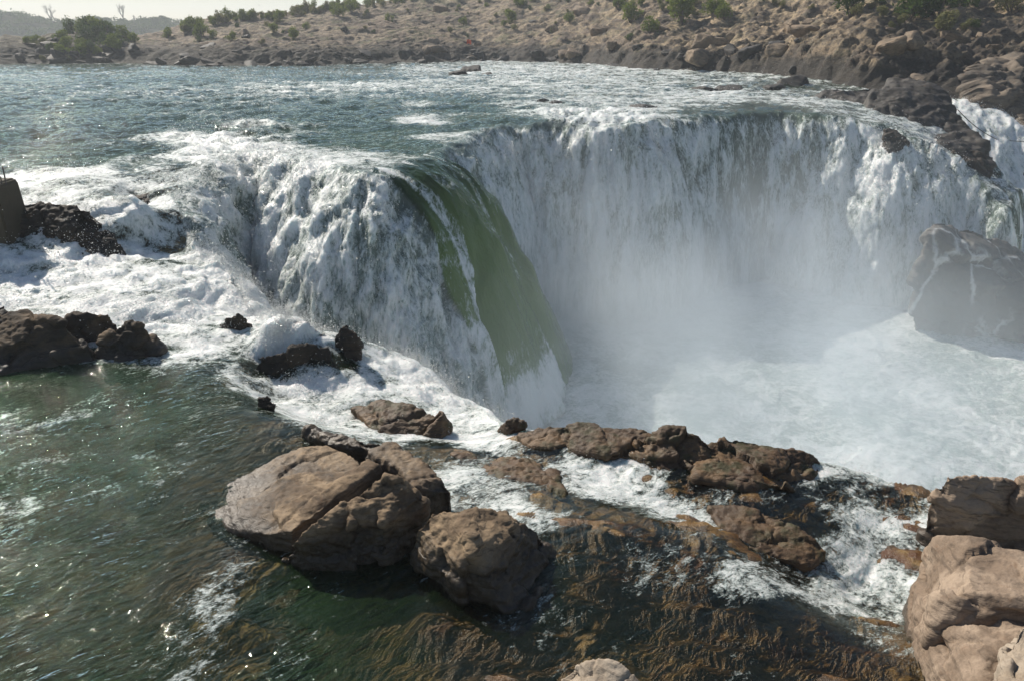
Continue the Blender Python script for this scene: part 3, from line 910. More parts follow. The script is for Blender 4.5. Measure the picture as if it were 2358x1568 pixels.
rock('pink_rock', [H([(2120, 1455, -.25), (2200, 1440, .0), (2300, 1415, .15), (2450, 1420, .2), (2500, 1640, .2), (2230, 1640, .0), (2190, 1580, -.2), (2160, 1500, -.3)], .8)],
     .02, M_PINK, 'greyish brown stepped slab in the bottom right corner below the pink slab', 2, (.04, .55), .012, 7, strata=.012, cells=26, block=1.1)
rock('pink_rock', [H([(2288, 1580, .2), (2310, 1490, .4), (2345, 1432, .48), (2450, 1420, .5), (2520, 1640, .5), (2300, 1660, .3)], .6)],
     .018, M_PALE, 'rough pinkish lump of rock standing on the stepped corner slab', 6, (.035, .5), .01, 8)
rock('pale_rock', [H([(1270, 1575, -.15), (1335, 1532, .14), (1375, 1512, .26), (1412, 1517, .28), (1450, 1550, .22), (1500, 1600, .1), (1500, 1680, .0), (1290, 1680, -.1)], .6)],
     .015, M_PALE, 'pale cream rock tip poking out of the clear brown shallows', 7, (.02, .4), .006, 9)
rock('ledge_rock', [H([(1150, 990, -0.55), (1160, 968, -0.32), (1185, 960, -0.27), (1212, 972, -0.32), (1218, 992, -0.50), (1180, 1010, -0.60)], .8)],
     .02, M_BROWN, 'small glistening brown knob on the gorge rim beside the foam chute', 4, (.035, .3), .01, 10)
rock('ledge_rock', [H([(1195, 1000, -.42), (1240, 983, -.28), (1290, 977, -.2), (1350, 973, -.16), (1450, 986, -.2), (1500, 1004, -.25), (1500, 1050, -.36), (1400, 1050, -.38), (1300, 1040, -.42), (1210, 1025, -.46)], .9)],
     .022, M_BROWN, 'low rounded brown ledge on the gorge rim, between knob and dark boulder', 2, (.04, .5), .012, 11)
rock('ledge_rock', [H([(1450, 1045, -.38), (1478, 1010, -.22), (1545, 984, -.06), (1605, 992, -.06), (1645, 1028, -.25), (1640, 1075, -.42), (1540, 1082, -.44)], .9)],
     .02, M_BROWN, 'rounded dark brown boulder rising highest on the gorge rim', 5, (.06, .5), .015, 12)
rock('ledge_rock', [H([(1600, 1025, -.3), (1690, 1006, -.22), (1800, 1026, -.26), (1870, 1042, -.4), (1890, 1062, -.55), (1870, 1105, -.6), (1720, 1125, -.5), (1600, 1100, -.44)], .9)],
     .022, M_BROWN, 'broad reddish brown ledge ending at the white overflow on the gorge rim', 2, (.05, .5), .014, 13)
rock('ledge_rock', [H([(800, 950, -.6), (870, 930, -.45), (950, 940, -.35), (1015, 952, -.32), (1036, 978, -.55), (1015, 1018, -.68), (930, 1018, -.62), (840, 1000, -.6)], .8)],
     .02, M_BROWN, 'wet dark olive rock sloping beside the near foam cascade', 2, (.05, .45), .012, 14)
rock('ledge_rock', [H([(1630, 1165, -.48), (1740, 1178, -.44), (1880, 1235, -.52), (1905, 1270, -.62), (1870, 1305, -.7), (1740, 1270, -.55), (1660, 1215, -.5)], .6)],
     .02, M_BROWN, 'flat brown ledge between the foam ribbon and the foaming gully', 2, (.035, .4), .01, 15)
rock('ledge_rock', [H([(1540, 1105, -0.60), (1650, 1095, -0.39), (1800, 1110, -0.42), (1880, 1150, -0.72), (1780, 1165, -0.72), (1640, 1140, -0.68)], .6)],
     .02, M_BROWN, 'thinly flooded brown ledge just below the reddish rim ledge', 2, (.035, .4), .01, 16)
rock('sunken_rock', [H([(465, 1500, -0.26), (520, 1440, -0.18), (590, 1425, -0.15), (640, 1470, -0.16), (625, 1540, -0.18), (560, 1590, -0.22), (480, 1560, -0.26)], .4)],
     .02, M_GOLD, 'golden yellow rock lying just under the clear water in the near pool', 4, (.03, .35), .01, 17)
rock('sunken_rock', [H([(600, 1290, -0.16), (690, 1300, -0.14), (640, 1340, -0.18), (560, 1370, -0.20), (470, 1460, -0.24), (440, 1450, -0.26), (520, 1350, -0.18)], .3)],
     .02, M_GOLD, 'long olive gold sunken ledge with foam along it, below the tan slab', 4, (.03, .35), .01, 18)
rock('ledge_rock', [H([(1040, 1048, -.5), (1180, 1050, -.45), (1280, 1085, -.46), (1300, 1140, -.3), (1230, 1150, -.3), (1120, 1095, -.42)], .5)],
     .02, M_BROWN, 'low olive brown rock between two foam patches behind the blocky boulder', 2, (.035, .35), .01, 19)
# left bank
rock('dark_boulder', [H([(-120, 780, .2), (-10, 730, .72), (60, 716, .8), (128, 738, .72), (205, 790, .38), (238, 822, .0), (150, 850, -.05), (0, 868, -.05), (-120, 868, -.05)], 1.)],
     .03, M_BTOP, 'big brown topped dark boulder at the left edge of the near pool', 6, (.07, .8), .018, 20, group=None, cat='boulder')
rock('dark_boulder', [H([(130, 765, .2), (150, 735, .55), (200, 716, .68), (252, 721, .62), (272, 745, .38), (240, 782, .12), (190, 795, .1)], .8)],
     .025, M_BTOP, 'middle dark boulder wedged behind two others by the near pool', 6, (.06, .6), .015, 21, cat='boulder')
rock('dark_boulder', [H([(225, 812, .1), (243, 768, .42), (290, 738, .62), (322, 748, .58), (372, 800, .1), (375, 828, -.05), (300, 842, -.05), (240, 830, -.02)], .8)],
     .025, M_BTOP, 'rounded dark boulder with two lumps where foam meets the near pool', 6, (.07, .5), .015, 22, cat='boulder')
rock('dark_boulder', [H([(-120, 700, .8), (-20, 688, .9), (12, 696, .9), (42, 735, .6), (-20, 790, .4), (-120, 790, .4)], .9)],
     .03, M_DARK, 'dark boulder half cut off at the left edge, behind the big one', 6, (.06, .8), .015, 23, cat='boulder')
rock('rock_outcrop', [H([(-120, 500, 1.55), (40, 482, 1.6), (75, 462, 1.78), (130, 466, 1.76), (205, 474, 1.68), (240, 512, 1.3), (200, 560, .9), (60, 590, .7), (-120, 600, .6)], 1.),
                      H([(130, 530, 1.05), (200, 520, 1.12), (250, 550, .95), (278, 590, .58), (230, 622, .42), (150, 618, .42), (60, 610, .45), (60, 560, .9)], .6)],
     .035, M_DARK, 'black dripping rock outcrop beside the concrete pier', 2, (.12, .7), .03, 24, cat='outcrop')
rock('dark_boulder', [H([(200, 440, 1.6), (250, 405, 1.66), (310, 415, 1.62), (372, 460, 1.38), (424, 525, .88), (365, 520, .85), (300, 500, 1.05), (240, 480, 1.4)], .8)],
     .035, M_DARK, 'black hump of rock showing through the thin white overflow', 5, (.09, .6), .025, 25, cat='boulder')
rock('dark_boulder', [H([(508, 752, .0), (520, 732, .28), (548, 722, .38), (580, 748, .1), (575, 765, -.1), (520, 768, -.1)], .5)],
     .025, M_DARK, 'small pointed black rock in the white rapids, nearer the left boulders', 3, (.04, .35), .012, 26, cat='boulder')
rock('dark_boulder', [H([(768, 782, .0), (785, 752, .3), (798, 743, .34), (822, 770, .15), (832, 792, -.1), (790, 800, -.1)], .6)],
     .025, M_DARK, 'small pointed black rock at the brink of the near cascade', 3, (.04, .35), .012, 27, cat='boulder')
rock('dark_boulder', [H([(585, 850, -.3), (600, 822, -.05), (660, 805, .05), (730, 790, .08), (760, 800, -.0), (720, 830, -.25), (640, 865, -.45), (595, 870, -.45)], .6)],
     .03, M_DARK, 'glossy black rock under a thin slide of water below the splash', 5, (.05, .5), .012, 28, cat='boulder')
rock('dark_boulder', [H([(592, 925, -.02), (600, 912, .06), (612, 910, .08), (630, 926, .02), (615, 934, -.05)], .3)],
     .012, M_DARK, 'tiny dark stone on the lip of the near pool', 3, (.02, .2), .006, 29, cat='boulder')
# far side of the gorge
rock('rock_spur', [HY([(1865, 222, 47), (1900, 208, 49), (1960, 203, 49), (2060, 196, 48), (2150, 214, 46), (2185, 262, 44), (2120, 330, 41), (2040, 296, 43), (1960, 268, 44), (1890, 240, 46)], 4),
                   HY([(2050, 260, 44), (2120, 270, 44), (2190, 268, 44), (2250, 315, 41), (2270, 335, 40), (2290, 405, 37.5), (2270, 410, 37.5), (2190, 370, 39), (2100, 320, 41)], 4)],
     .09, M_GREY, 'long dark grey rock spur dividing the main fall from the side chute', 6, (.3, 2.2), .05, 30, cat='rock spur')
rock('gorge_boulder', [HY([(1995, 240, 44.5), (2060, 212, 45.5), (2130, 210, 46), (2190, 240, 45.), (2170, 262, 44), (2060, 262, 44)], 2)],
     .08, M_GREY, 'brown hump on the crest of the long rock spur', 6, (.2, 1.5), .04, 31, cat='boulder')
rock('gorge_boulder', [HY([(2090, 190, 54), (2130, 165, 55), (2200, 158, 56), (2235, 185, 55), (2215, 225, 53), (2160, 245, 51.5), (2120, 215, 52)], 4)],
     .1, M_CLIFF, 'square brown boulder standing above the top of the side chute', 4, (.3, 2.5), .06, 32, cat='boulder', strata=.1)
rock('gorge_boulder', [HY([(2222, 205, 53), (2250, 172, 55), (2358, 162, 56), (2600, 150, 57), (2620, 480, 44), (2420, 480, 43.5), (2340, 400, 45), (2290, 320, 47.5), (2242, 250, 50.5)], 5)],
     .12, M_CLIFF, 'big steep dark cliff of rock on the right bank of the side chute', 4, (.5, 3), .08, 33, cat='cliff', strata=.2)
rock('gorge_boulder', [HY([(2128, 560, 29.4), (2160, 525, 30.2), (2230, 522, 31.2), (2300, 552, 31.2), (2358, 588, 31.2), (2500, 690, 31.2), (2520, 820, 27.5), (2358, 745, 28.9), (2240, 715, 29.2), (2136, 692, 29.5)], 3)],
     .08, M_VEIN, 'smooth wet grey rock face veined with white trickles beside the gorge pool', 7, (.16, 2.), .03, 34, cat='rock face')
rock('gorge_boulder', [HY([(2195, 350, 35.5), (2230, 340, 36.5), (2265, 360, 36.5), (2290, 405, 35), (2260, 410, 34.5), (2215, 380, 35)], 1.5)],
     .07, M_DARK, 'small dark wet rock with water sheeting over it at the spur foot', 5, (.12, 1.), .04, 35, cat='boulder')
rock('gorge_boulder', [HY([(2035, 300, 36.2), (2060, 296, 36.8), (2085, 310, 36.4), (2090, 332, 35.5), (2050, 335, 35.4)], 1.5)],
     .06, M_DARK, 'dark rock nub breaking the white water at the right of the main fall', 5, (.1, .8), .03, 36, cat='boulder')

# ------------------------------------------------------------------ far bank
def table(tab):
    t = np.array(tab, float)
    az = np.array([math.atan2(*ray(px, 300)[:2]) for px in t[:, 0]])
    return az, t


_shore = [(-600, 100), (-100, 99), (0, 98), (300, 102), (480, 92), (560, 90), (700, 94), (960, 98), (1100, 104), (1250, 98), (1350, 92), (1450, 80), (1560, 74), (1780, 66), (1850, 60), (1960, 53), (2100, 52), (2358, 52), (3000, 52), (4500, 60)]
_sky = [(-600, 190), (10, 150), (24, 140), (34, 96), (60, 86), (95, 92), (125, 98), (150, 84), (200, 78), (270, 84), (300, 94), (350, 88), (420, 72), (470, 52), (560, 43), (700, 29), (800, 17), (900, 5), (1000, -10), (1300, -60), (1700, -130), (2358, -200), (3000, -240), (4500, -240)]
SA, ST = table(_shore)
KA, KT = table(_sky)


def hill_base(x, y):
    az = np.arctan2(x, y)
    r = np.hypot(x, y)
    wob = 2.4 * fbm2(x / 9, y / 9, 4, .55, 91)
    rs = np.interp(az, SA, ST[:, 1] / np.cos(SA)) + wob
    t = r - rs
    T = np.interp(az, [-.6, -.44, -.36, 0, .3, .6, 1.1], [14, 14, 40, 50, 56, 60, 60])
    el = np.arctan2(math.sin(-PITCH) + (784 - np.interp(az, KA, KT[:, 1])) / FPX * math.cos(PITCH), math.cos(PITCH) + (784 - np.interp(az, KA, KT[:, 1])) / FPX * math.sin(PITCH))
    ztop = CAMH + np.tan(el) * (rs + T) * np.cos(az)
    u = np.clip(t / T, 0, 1)
    bank = np.minimum(1.0, np.maximum(ztop - 2, .0) * .5)
    z = 2 + bank * sstep(-.5, 6, t) + np.maximum(ztop - 2 - bank, -3) * (.35 * u + .65 * u ** 1.35)
    z = z + np.where(t > T, -.012 * (t - T), 0)
    z = np.where(t < 0, 2 + t * .5, z)
    return np.maximum(z, -4), t, u


def build_hill():
    daz = .09 / Q
    az = np.radians(np.concatenate([np.linspace(-60, -36, 20, endpoint=False), np.arange(-36, 37, daz), np.linspace(37, 62, 20)]))
    nt = int(560 * Q)
    u = np.concatenate([np.linspace(-4, 0, 8, endpoint=False), 75 * np.linspace(0, 1, nt) ** 1.25, np.linspace(80, 160, 12)])
    A, U = np.meshgrid(az, u)
    rs = np.interp(A, SA, ST[:, 1] / np.cos(SA))
    R = rs + U
    X, Y = R * np.sin(A), R * np.cos(A)
    Z, t, uu = hill_base(X, Y)
    # tilted strata and broken blocks
    c, s_ = math.cos(.45), math.sin(.45)
    xr, yr = X * c + Y * s_, -X * s_ + Y * c
    k = sstep(-.5, 3, t)
    right = sstep(-.1, .25, A)
    big = .55 * fbm2(X / 13, Y / 10, 3, .5, 92) + (.3 + .25 * right) * ridge2(xr / 6, yr / 3.2, 2, .5, 93)
    mid = .5 * ridge2(xr / 2.6 + .3 * big, yr / 1.3, 4, .58, 95) + .38 * billow2(X / 1.5, Y / 1.7, 3, .58, 98)
    zz = (big + mid * (.3 + .26 * right)) * (.8 + .5 * np.exp(-np.maximum(t, 0) / 7))
    Z = Z + k * (zz - .25)
    attr = dict(shore=t, right=right, prom=sstep(-.43, -.46, A))
    me = grid_mesh('rocky_hillside', X, Y, Z, attr, keep=(Z > .5))
    add('hillside', me, M_HILL, kind='structure')
    return X, Y, Z


t_ = NT('hill_rock')
_tc = t_.n('ShaderNodeTexCoord')
_o = _tc.outputs['Object']
_geo = t_.n('ShaderNodeNewGeometry')
_sp = t_.n('ShaderNodeSeparateXYZ')
t_.l(_geo.outputs['Position'], _sp.inputs[0])
_right = t_.attr('right')
_sh = t_.attr('shore')
_big = t_.noise(_o, .12, 6, .62, .5)
_med = t_.noise(t_.mapping(_o, (1, 1, 2.2), (.2, .3, .5)), .55, 8, .7, .4)
_fine = t_.noise(_o, 3.2, 6, .72)
_c = t_.mix(t_.smooth(_med, .4, .6), (.085, .064, .046), t_.mix(_right, (.36, .275, .18), (.46, .345, .21)))
_c = t_.mix(t_.smooth(_big, .45, .62, 0, .65), _c, (.17, .12, .085))
_c = t_.mix(t_.smooth(_fine, .5, .64, 0, .75), _c, (.05, .044, .036))
_grass = t_.math('MULTIPLY', t_.smooth(t_.noise(_o, .32, 7, .7), .5, .6), t_.smooth(_fine, .35, .6))
_c = t_.mix(t_.math('MULTIPLY', _grass, t_.math('SUBTRACT', .95, t_.math('MULTIPLY', _right, .6))), _c, (.095, .105, .035))
_c = t_.mix(t_.math('MULTIPLY', t_.attr('prom'), .8), _c, t_.mix(_med, (.05, .04, .03), (.09, .085, .045)))
_wet = t_.smooth(t_.math('ADD', _sp.outputs[2], t_.math('MULTIPLY', _med, 2.6)), 6.1, 4.7)
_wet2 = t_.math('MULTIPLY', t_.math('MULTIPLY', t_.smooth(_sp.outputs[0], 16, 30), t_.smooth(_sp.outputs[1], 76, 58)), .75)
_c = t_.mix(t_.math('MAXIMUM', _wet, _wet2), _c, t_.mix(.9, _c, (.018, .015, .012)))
_h = t_.math('ADD', _med, t_.math('MULTIPLY', _fine, .4))
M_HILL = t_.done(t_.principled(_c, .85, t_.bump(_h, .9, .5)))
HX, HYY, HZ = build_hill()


def ground(x, y):
    i = np.argmin((HX - x) ** 2 + (HYY - y) ** 2)
    return float(HZ.ravel()[i])


def on_hill(px, t):
    """point on the far bank in the bearing px, t metres behind its shore"""
    az = math.atan2(*ray(px, 120)[:2])
    r = float(np.interp(az, SA, ST[:, 1] / np.cos(SA))) + t
    x, y = r * math.sin(az), r * math.cos(az)
    return x, y, ground(x, y)


def sight_hill(px, py):
    """where a sighting meets the far bank"""
    d = ray(px, py)
    h = math.hypot(d[0], d[1])
    az = math.atan2(d[0], d[1])
    j = int(np.argmin(np.abs(HA - az)))
    rr = np.hypot(HX[:, j], HYY[:, j])
    zl = CAMH + rr * d[2] / h
    k = np.where(HZ[:, j] >= zl)[0]
    k = k[k > 8]
    i = int(k[0]) if len(k) else int(np.argmax((HZ[:, j] - CAMH) / rr))
    return float(HX[i, j]), float(HYY[i, j]), float(HZ[i, j]), float(rr[i])


HA = np.arctan2(HX[10], HYY[10])

# distant hazy ridge across the upper river
_rid = [(-1500, 60), (-600, 30), (-200, 26), (0, 38), (60, 42), (110, 46), (150, 56), (230, 60), (300, 56), (420, 57), (520, 62), (650, 68), (800, 72), (1200, 70), (2000, 60), (3500, 60)]
RA, RT = table(_rid)


def build_ridge():
    az = np.radians(np.arange(-62, 30, .1 / max(Q, .5)))
    u = np.linspace(0, 1, 46)
    A, U = np.meshgrid(az, u)
    R = 380 + 90 * U
    el_px = np.interp(A, RA, RT[:, 1])
    dy = (784 - el_px) / FPX
    el = np.arctan2(-math.sin(PITCH) + dy * math.cos(PITCH), math.cos(PITCH) + dy * math.sin(PITCH))
    top = CAMH + np.tan(el) * 430
    prof = np.where(U < .55, np.sin(np.clip(U / .55, 0, 1) * np.pi / 2) ** .8, 1 - .3 * (U - .55))
    X, Y = R * np.sin(A), R * np.cos(A)
    Z = .6 + (top - .6) * prof + prof * (.9 * fbm2(X / 9, Y / 9, 4, .6, 131) + .5 * fbm2(X / 2.5, Y / 2.5, 2, .5, 135))
    me = grid_mesh('distant_ridge', X, Y, Z)
    t = NT('distant_scrub')
    o = t.n('ShaderNodeTexCoord').outputs['Object']
    c = t.mix(t.noise(o, .35, 6, .7), (.03, .036, .024), (.085, .085, .055))
    add('hills', me, t.done(t.principled(c, 1.0, Specular_IOR_Level=0.0)), kind='structure')
    return X, Y, Z


GX, GY, GZ = build_ridge()


# ------------------------------------------------------------------ plants
def leaf_mesh(name, blobs, n, size, seed, flat=.0):
    """small leaf faces spread through lumpy volumes; blobs: (x, y, z, rx, ry, rz)"""
    g = np.random.default_rng(seed)
    B = np.array(blobs, float)
    w = (B[:, 3] * B[:, 4] * B[:, 5]) ** (2 / 3)
    k = g.choice(len(B), n, p=w / w.sum())
    d = g.normal(size=(n, 3))
    d /= np.linalg.norm(d, axis=1, keepdims=True)
    r = g.uniform(.25, 1, (n, 1)) ** .45 * (1 + .25 * g.normal(size=(n, 1)) * (g.random((n, 1)) < .25))
    c = B[k, :3] + d * r * B[k, 3:]
    c = c + .3 * size * g.normal(size=c.shape)
    a = g.normal(size=(n, 3)) + d * .4
    a /= np.linalg.norm(a, axis=1, keepdims=True)
    b = np.cross(a, g.normal(size=(n, 3)))
    b /= np.linalg.norm(b, axis=1, keepdims=True)
    s = size * g.uniform(.6, 1.4, (n, 1))
    q = np.stack([c - a * s, c + b * s * .45, c + a * s, c - b * s * .45], 1).reshape(-1, 3)
    me = bpy.data.meshes.new(name)
    me.vertices.add(4 * n)
    me.vertices.foreach_set('co', q.astype(np.float32).ravel())
    me.loops.add(4 * n)
    me.loops.foreach_set('vertex_index', np.arange(4 * n, dtype=np.int32))
    me.polygons.add(n)
    me.polygons.foreach_set('loop_start', np.arange(0, 4 * n, 4, dtype=np.int32))
    me.update(calc_edges=True)
    at = me.attributes.new('tint', 'FLOAT', 'POINT')
    tint = (.5 * g.random(len(B))[k] + .5 * g.random(n))
    at.data.foreach_set('value', np.repeat(tint, 4).astype(np.float32))
    return me


def tubes_mesh(name, segs, sides=6):
    """tapered limbs; segs: (p0, p1, r0, r1)"""
    V, F = [], []
    for p0, p1, r0, r1 in segs:
        p0, p1 = Vector(p0), Vector(p1)
        d = (p1 - p0).normalized()
        u = d.orthogonal().normalized()
        v = d.cross(u)
        b = len(V)
        for p, r in ((p0, r0), (p1, r1)):
            for k in range(sides):
                a = 2 * math.pi * k / sides
                V.append(p + (u * math.cos(a) + v * math.sin(a)) * r)
        for k in range(sides):
            F.append((b + k, b + (k + 1) % sides, b + sides + (k + 1) % sides, b + sides + k))
    me = bpy.data.meshes.new(name)
    me.from_pydata([tuple(q) for q in V], [], F)
    me.polygons.foreach_set('use_smooth', np.ones(len(F), bool))
    return me


M_LEAF = leaf_material('bush_leaf', (.07, .11, .02), (.2, .24, .05))
M_LEAFD = leaf_material('dark_bush_leaf', (.028, .055, .016), (.09, .13, .035))
M_DRY = leaf_material('dry_scrub', (.14, .15, .06), (.24, .23, .11))
M_BARK = simple('bark', (.14, .11, .085), .9)
M_BARE = simple('bare_twigs', (.1, .085, .07), .9)


def bush_variant(k, n=900):
    g = np.random.default_rng(200 + k)
    bl = []
    for i in range(9):
        a = g.uniform(0, 6.28)
        r = g.uniform(0, .6)
        bl.append((r * math.cos(a), r * math.sin(a), g.uniform(.3, 1.0), *(g.uniform(.25, .48, 2)), g.uniform(.25, .5)))
    leaf = leaf_mesh('foliage', bl, n, .085, 300 + k)
    segs = []
    for i in range(7):
        p = Vector((0, 0, -.15))
        q = Vector(bl[i][:3])
        m = (p + q) / 2 + Vector((0, 0, .08))
        segs += [(p, m, .035, .025), (m, q, .025, .01)]
    return leaf, tubes_mesh('stem', segs, 5)


BV = [bush_variant(k) for k in range(6)]
for lf, stm in BV:
    lf.materials.append(M_LEAF)
    stm.materials.append(M_BARK)


def bush(loc, size, label, group=None, mat=None, v=None, squash=1.0, name='scrub_bush', cat='bush'):
    k = random.randrange(len(BV)) if v is None else v
    o = bpy.data.objects.new(name, None)
    COL.objects.link(o)
    o.location = loc
    o.rotation_euler = (0, 0, random.uniform(0, 6.28))
    o.scale = (size, size, size * squash)
    o.empty_display_size = .3
    tag(o, label, cat, group)
    for me, nm in zip(BV[k], ('foliage', 'stem')):
        c = bpy.data.objects.new(nm, me)
        COL.objects.link(c)
        c.parent = o
        if nm == 'foliage' and mat is not None:
            c.material_slots[0].link = 'OBJECT'
            c.material_slots[0].material = mat
    return o


# bushes one can tell apart: (x, y of the foot, height in metres, paint, label)
BUSH = [
    (265, 117, 3.0, 0, 'bright yellow green bush at the right foot of the wooded promontory'),
    (312, 98, 2.0, 0, 'small light green bush on the shoulder right of the promontory'),
    (388, 88, 2.2, 0, 'lone light green bush low on the bank, first one right of the promontory gap'),
    (440, 66, 2.6, 1, 'dull green bush on the skyline where the bank starts to rise'),
    (464, 86, 3.0, 0, 'tall yellow green bush on the slope below the start of the skyline'),
    (490, 90, 1.8, 0, 'small yellow bush beside the tall yellow green bush on the left slope'),
    (530, 95, 1.8, 0, 'low green bush halfway up the left slope above the black bank rocks'),
    (628, 76, 1.9, 1, 'small upright green bush in the middle of the left slope'),
    (676, 92, 2.4, 1, 'wide mid green bush halfway up the slope, left of a dark boulder'),
    (706, 68, 1.5, 1, 'flat green shrub under the skyline, above the wide mid green bush'),
    (645, 52, 2.6, 0, 'light green round topped bush on the skyline over the left slope'),
    (812, 30, 3.2, 1, 'tall narrow green bush on the skyline, tallest of its row'),
    (775, 40, 3.0, 1, 'spreading green bush on the skyline beside the tall narrow one'),
    (898, 50, 1.7, 1, 'small green bush on bare pinkish ground below the skyline bushes'),
    (1065, 57, 1.7, 0, 'light green bush standing left of the smooth bare rock dome'),
    (1180, 54, 3.0, 1, 'broad green bush in the middle of the upper slope by the rock dome'),
    (1160, 62, 1.4, 0, 'low green shrub touching the broad bush by the rock dome'),
    (1310, 52, 2.0, 1, 'low spreading green bush right of the rock dome'),
    (1452, 52, 3.2, 0, 'round bright green bush on the brown slope, left of the big tall bush'),
    (1494, 78, 2.6, 0, 'yellow green bush above the yellowish outcrop, with bare rock behind'),
    (1570, 58, 5.0, 1, 'biggest bright green bush at the top edge above the yellowish outcrop'),
    (1640, 40, 3.2, 1, 'green bush at the top edge just right of the biggest bright bush'),
    (1668, 45, 2.4, 0, 'light green bush sitting on the boulder pile right of the biggest bush'),
    (1960, 40, 4.6, 2, 'dark green bush growing over a rock hollow on the hazy right slope'),
    (2090, 48, 4.2, 2, 'dull green bush above the shadowed rock hollow on the hazy slope'),
    (2160, 40, 5.0, 2, 'large dark green bush at the top right, behind the mist'),
    (2205, 22, 4.4, 2, 'dark bush at the very top edge, rightmost of the big hazy bushes'),
    (2165, 84, 2.6, 3, 'pale grey green scrub alone on the hazy right slope'),
    (2330, 30, 3.2, 3, 'dry greyish scrub high at the right edge of the slope'),
]
MB_ = [M_LEAF, None, M_LEAFD, M_DRY]
for px, py, h, mt, lab in BUSH:
    x, y, z, r = sight_hill(px, py)
    bush((x, y, z - .1), h * .52, lab, 'green bushes on the far bank', MB_[mt])
# small scrub nothing tells apart
n_s = 0
for k in range(400):
    px, py = random.uniform(330, 2300), random.uniform(-20, 120)
    if py < np.interp(px, KT[:, 0], KT[:, 1]) - 4 or random.random() > .55 or py > 70 + 40 * random.random():
        continue
    x, y, z, r = sight_hill(px, py)
    if z < 4:
        continue
    n_s += 1
    bush((x, y, z - .1), random.uniform(.3, .75), 'small low scrub tuft on the stony far slope', 'small scrub tufts on the far slope', M_DRY if random.random() < .55 else M_LEAFD)
    if n_s > 70:
        break
# bushes along the skyline
for k in range(170):
    px = random.uniform(420, 1010)
    py = float(np.interp(px, KT[:, 0], KT[:, 1]))
    x, y, z, r = sight_hill(px, py + random.uniform(-3, 7))
    bush((x, y, z - .15), random.uniform(.35, 1.0), 'dull green skyline scrub along the top of the far bank', 'skyline scrub along the far bank', M_DRY if random.random() < .45 else M_LEAF, squash=random.uniform(.7, 1.5))
for k in range(44):
    px = random.uniform(960, 1720)
    x, y, z, r = sight_hill(px, random.uniform(-14, 24) - (px - 960) * .01)
    bush((x, y, z - .15), random.uniform(.5, 1.3), 'dull scrub bush among many near the top of the far slope', 'scrub near the top of the far slope', M_DRY if random.random() < .5 else M_LEAF)
# the wooded promontory
for k, (px, py, h, mt) in enumerate([(170, 72, 4.2, 2), (188, 62, 4.6, 1), (205, 70, 4.6, 2), (222, 60, 4.6, 0), (232, 84, 4.0, 2), (250, 78, 4.2, 2), (285, 84, 3.8, 0), (278, 98, 3.2, 2), (142, 92, 3.4, 0), (150, 108, 3.4, 1), (185, 108, 3.0, 0), (190, 122, 3.4, 0), (140, 122, 3.0, 0),
                                     (215, 112, 2.8, 2), (80, 96, 2.6, 1), (62, 96, 2.2, 1), (95, 98, 2.2, 3), (225, 120, 2.2, 0), (200, 92, 4.2, 2), (240, 100, 3.4, 2), (118, 112, 2.2, 2), (160, 134, 1.8, 3), (100, 134, 1.6, 3)]):
    x, y, z, r = sight_hill(px, py + 6)
    bush((x, y, z - .2), h * .4, 'leafy bush among those crowding the wooded promontory', 'bushes crowding the promontory', MB_[mt], name='promontory_bush')

# ------------------------------------------------------------------ boulders on the far bank
def boulder_variant(k):
    g = np.random.default_rng(500 + k)
    bm = bmesh.new()
    pts = g.normal(size=(16, 3))
    pts /= np.linalg.norm(pts, axis=1, keepdims=True)
    pts *= np.array([1, .8, .62]) * g.uniform(.8, 1.1, (16, 1))
    vs = [bm.verts.new(p) for p in pts]
    r = bmesh.ops.convex_hull(bm, input=vs)
    bmesh.ops.delete(bm, geom=[e for e in r['geom_interior'] if isinstance(e, bmesh.types.BMVert)], context='VERTS')
    bmesh.ops.bevel(bm, geom=bm.edges[:], offset=.06, segments=1, affect='EDGES')
    bmesh.ops.subdivide_edges(bm, edges=bm.edges[:], cuts=2, use_grid_fill=True)
    bmesh.ops.triangulate(bm, faces=bm.faces[:])
    bmesh.ops.subdivide_edges(bm, edges=bm.edges[:], cuts=1)
    me = bpy.data.meshes.new('boulder')
    bm.to_mesh(me)
    bm.free()
    n = len(me.vertices)
    co = np.empty(n * 3, np.float32)
    me.vertices.foreach_get('co', co)
    co = co.reshape(-1, 3)
    co *= (1 + .1 * perlin3(co, 2.2, k) + .05 * perlin3(co, 5, k + 3))[:, None]
    me.vertices.foreach_set('co', co.ravel())
    me.update()
    return me


M_BBLACK = rock_material('black_bank_rock', (.06, .052, .045), (.025, .022, .02), scale=1.2, wet_all=.3, bump=.8)
M_BTAN = rock_material('tan_bank_rock', (.36, .26, .17), (.2, .15, .1), scale=1.2, bump=.8)
BO = [boulder_variant(k) for k in range(7)]


def boulder(loc, size, mat, label, group, name='bank_boulder'):
    me = random.choice(BO)
    o = bpy.data.objects.new(name, me)
    COL.objects.link(o)
    if not me.materials:
        me.materials.append(mat)
    o.material_slots[0].link = 'OBJECT'
    o.material_slots[0].material = mat
    o.location = loc
    o.rotation_euler = (random.uniform(-.3, .3), random.uniform(-.3, .3), random.uniform(0, 6.28))
    o.scale = (size * random.uniform(.8, 1.4), size * random.uniform(.8, 1.3), size * random.uniform(.7, 1.1))
    tag(o, label, 'boulder', group)
    return o


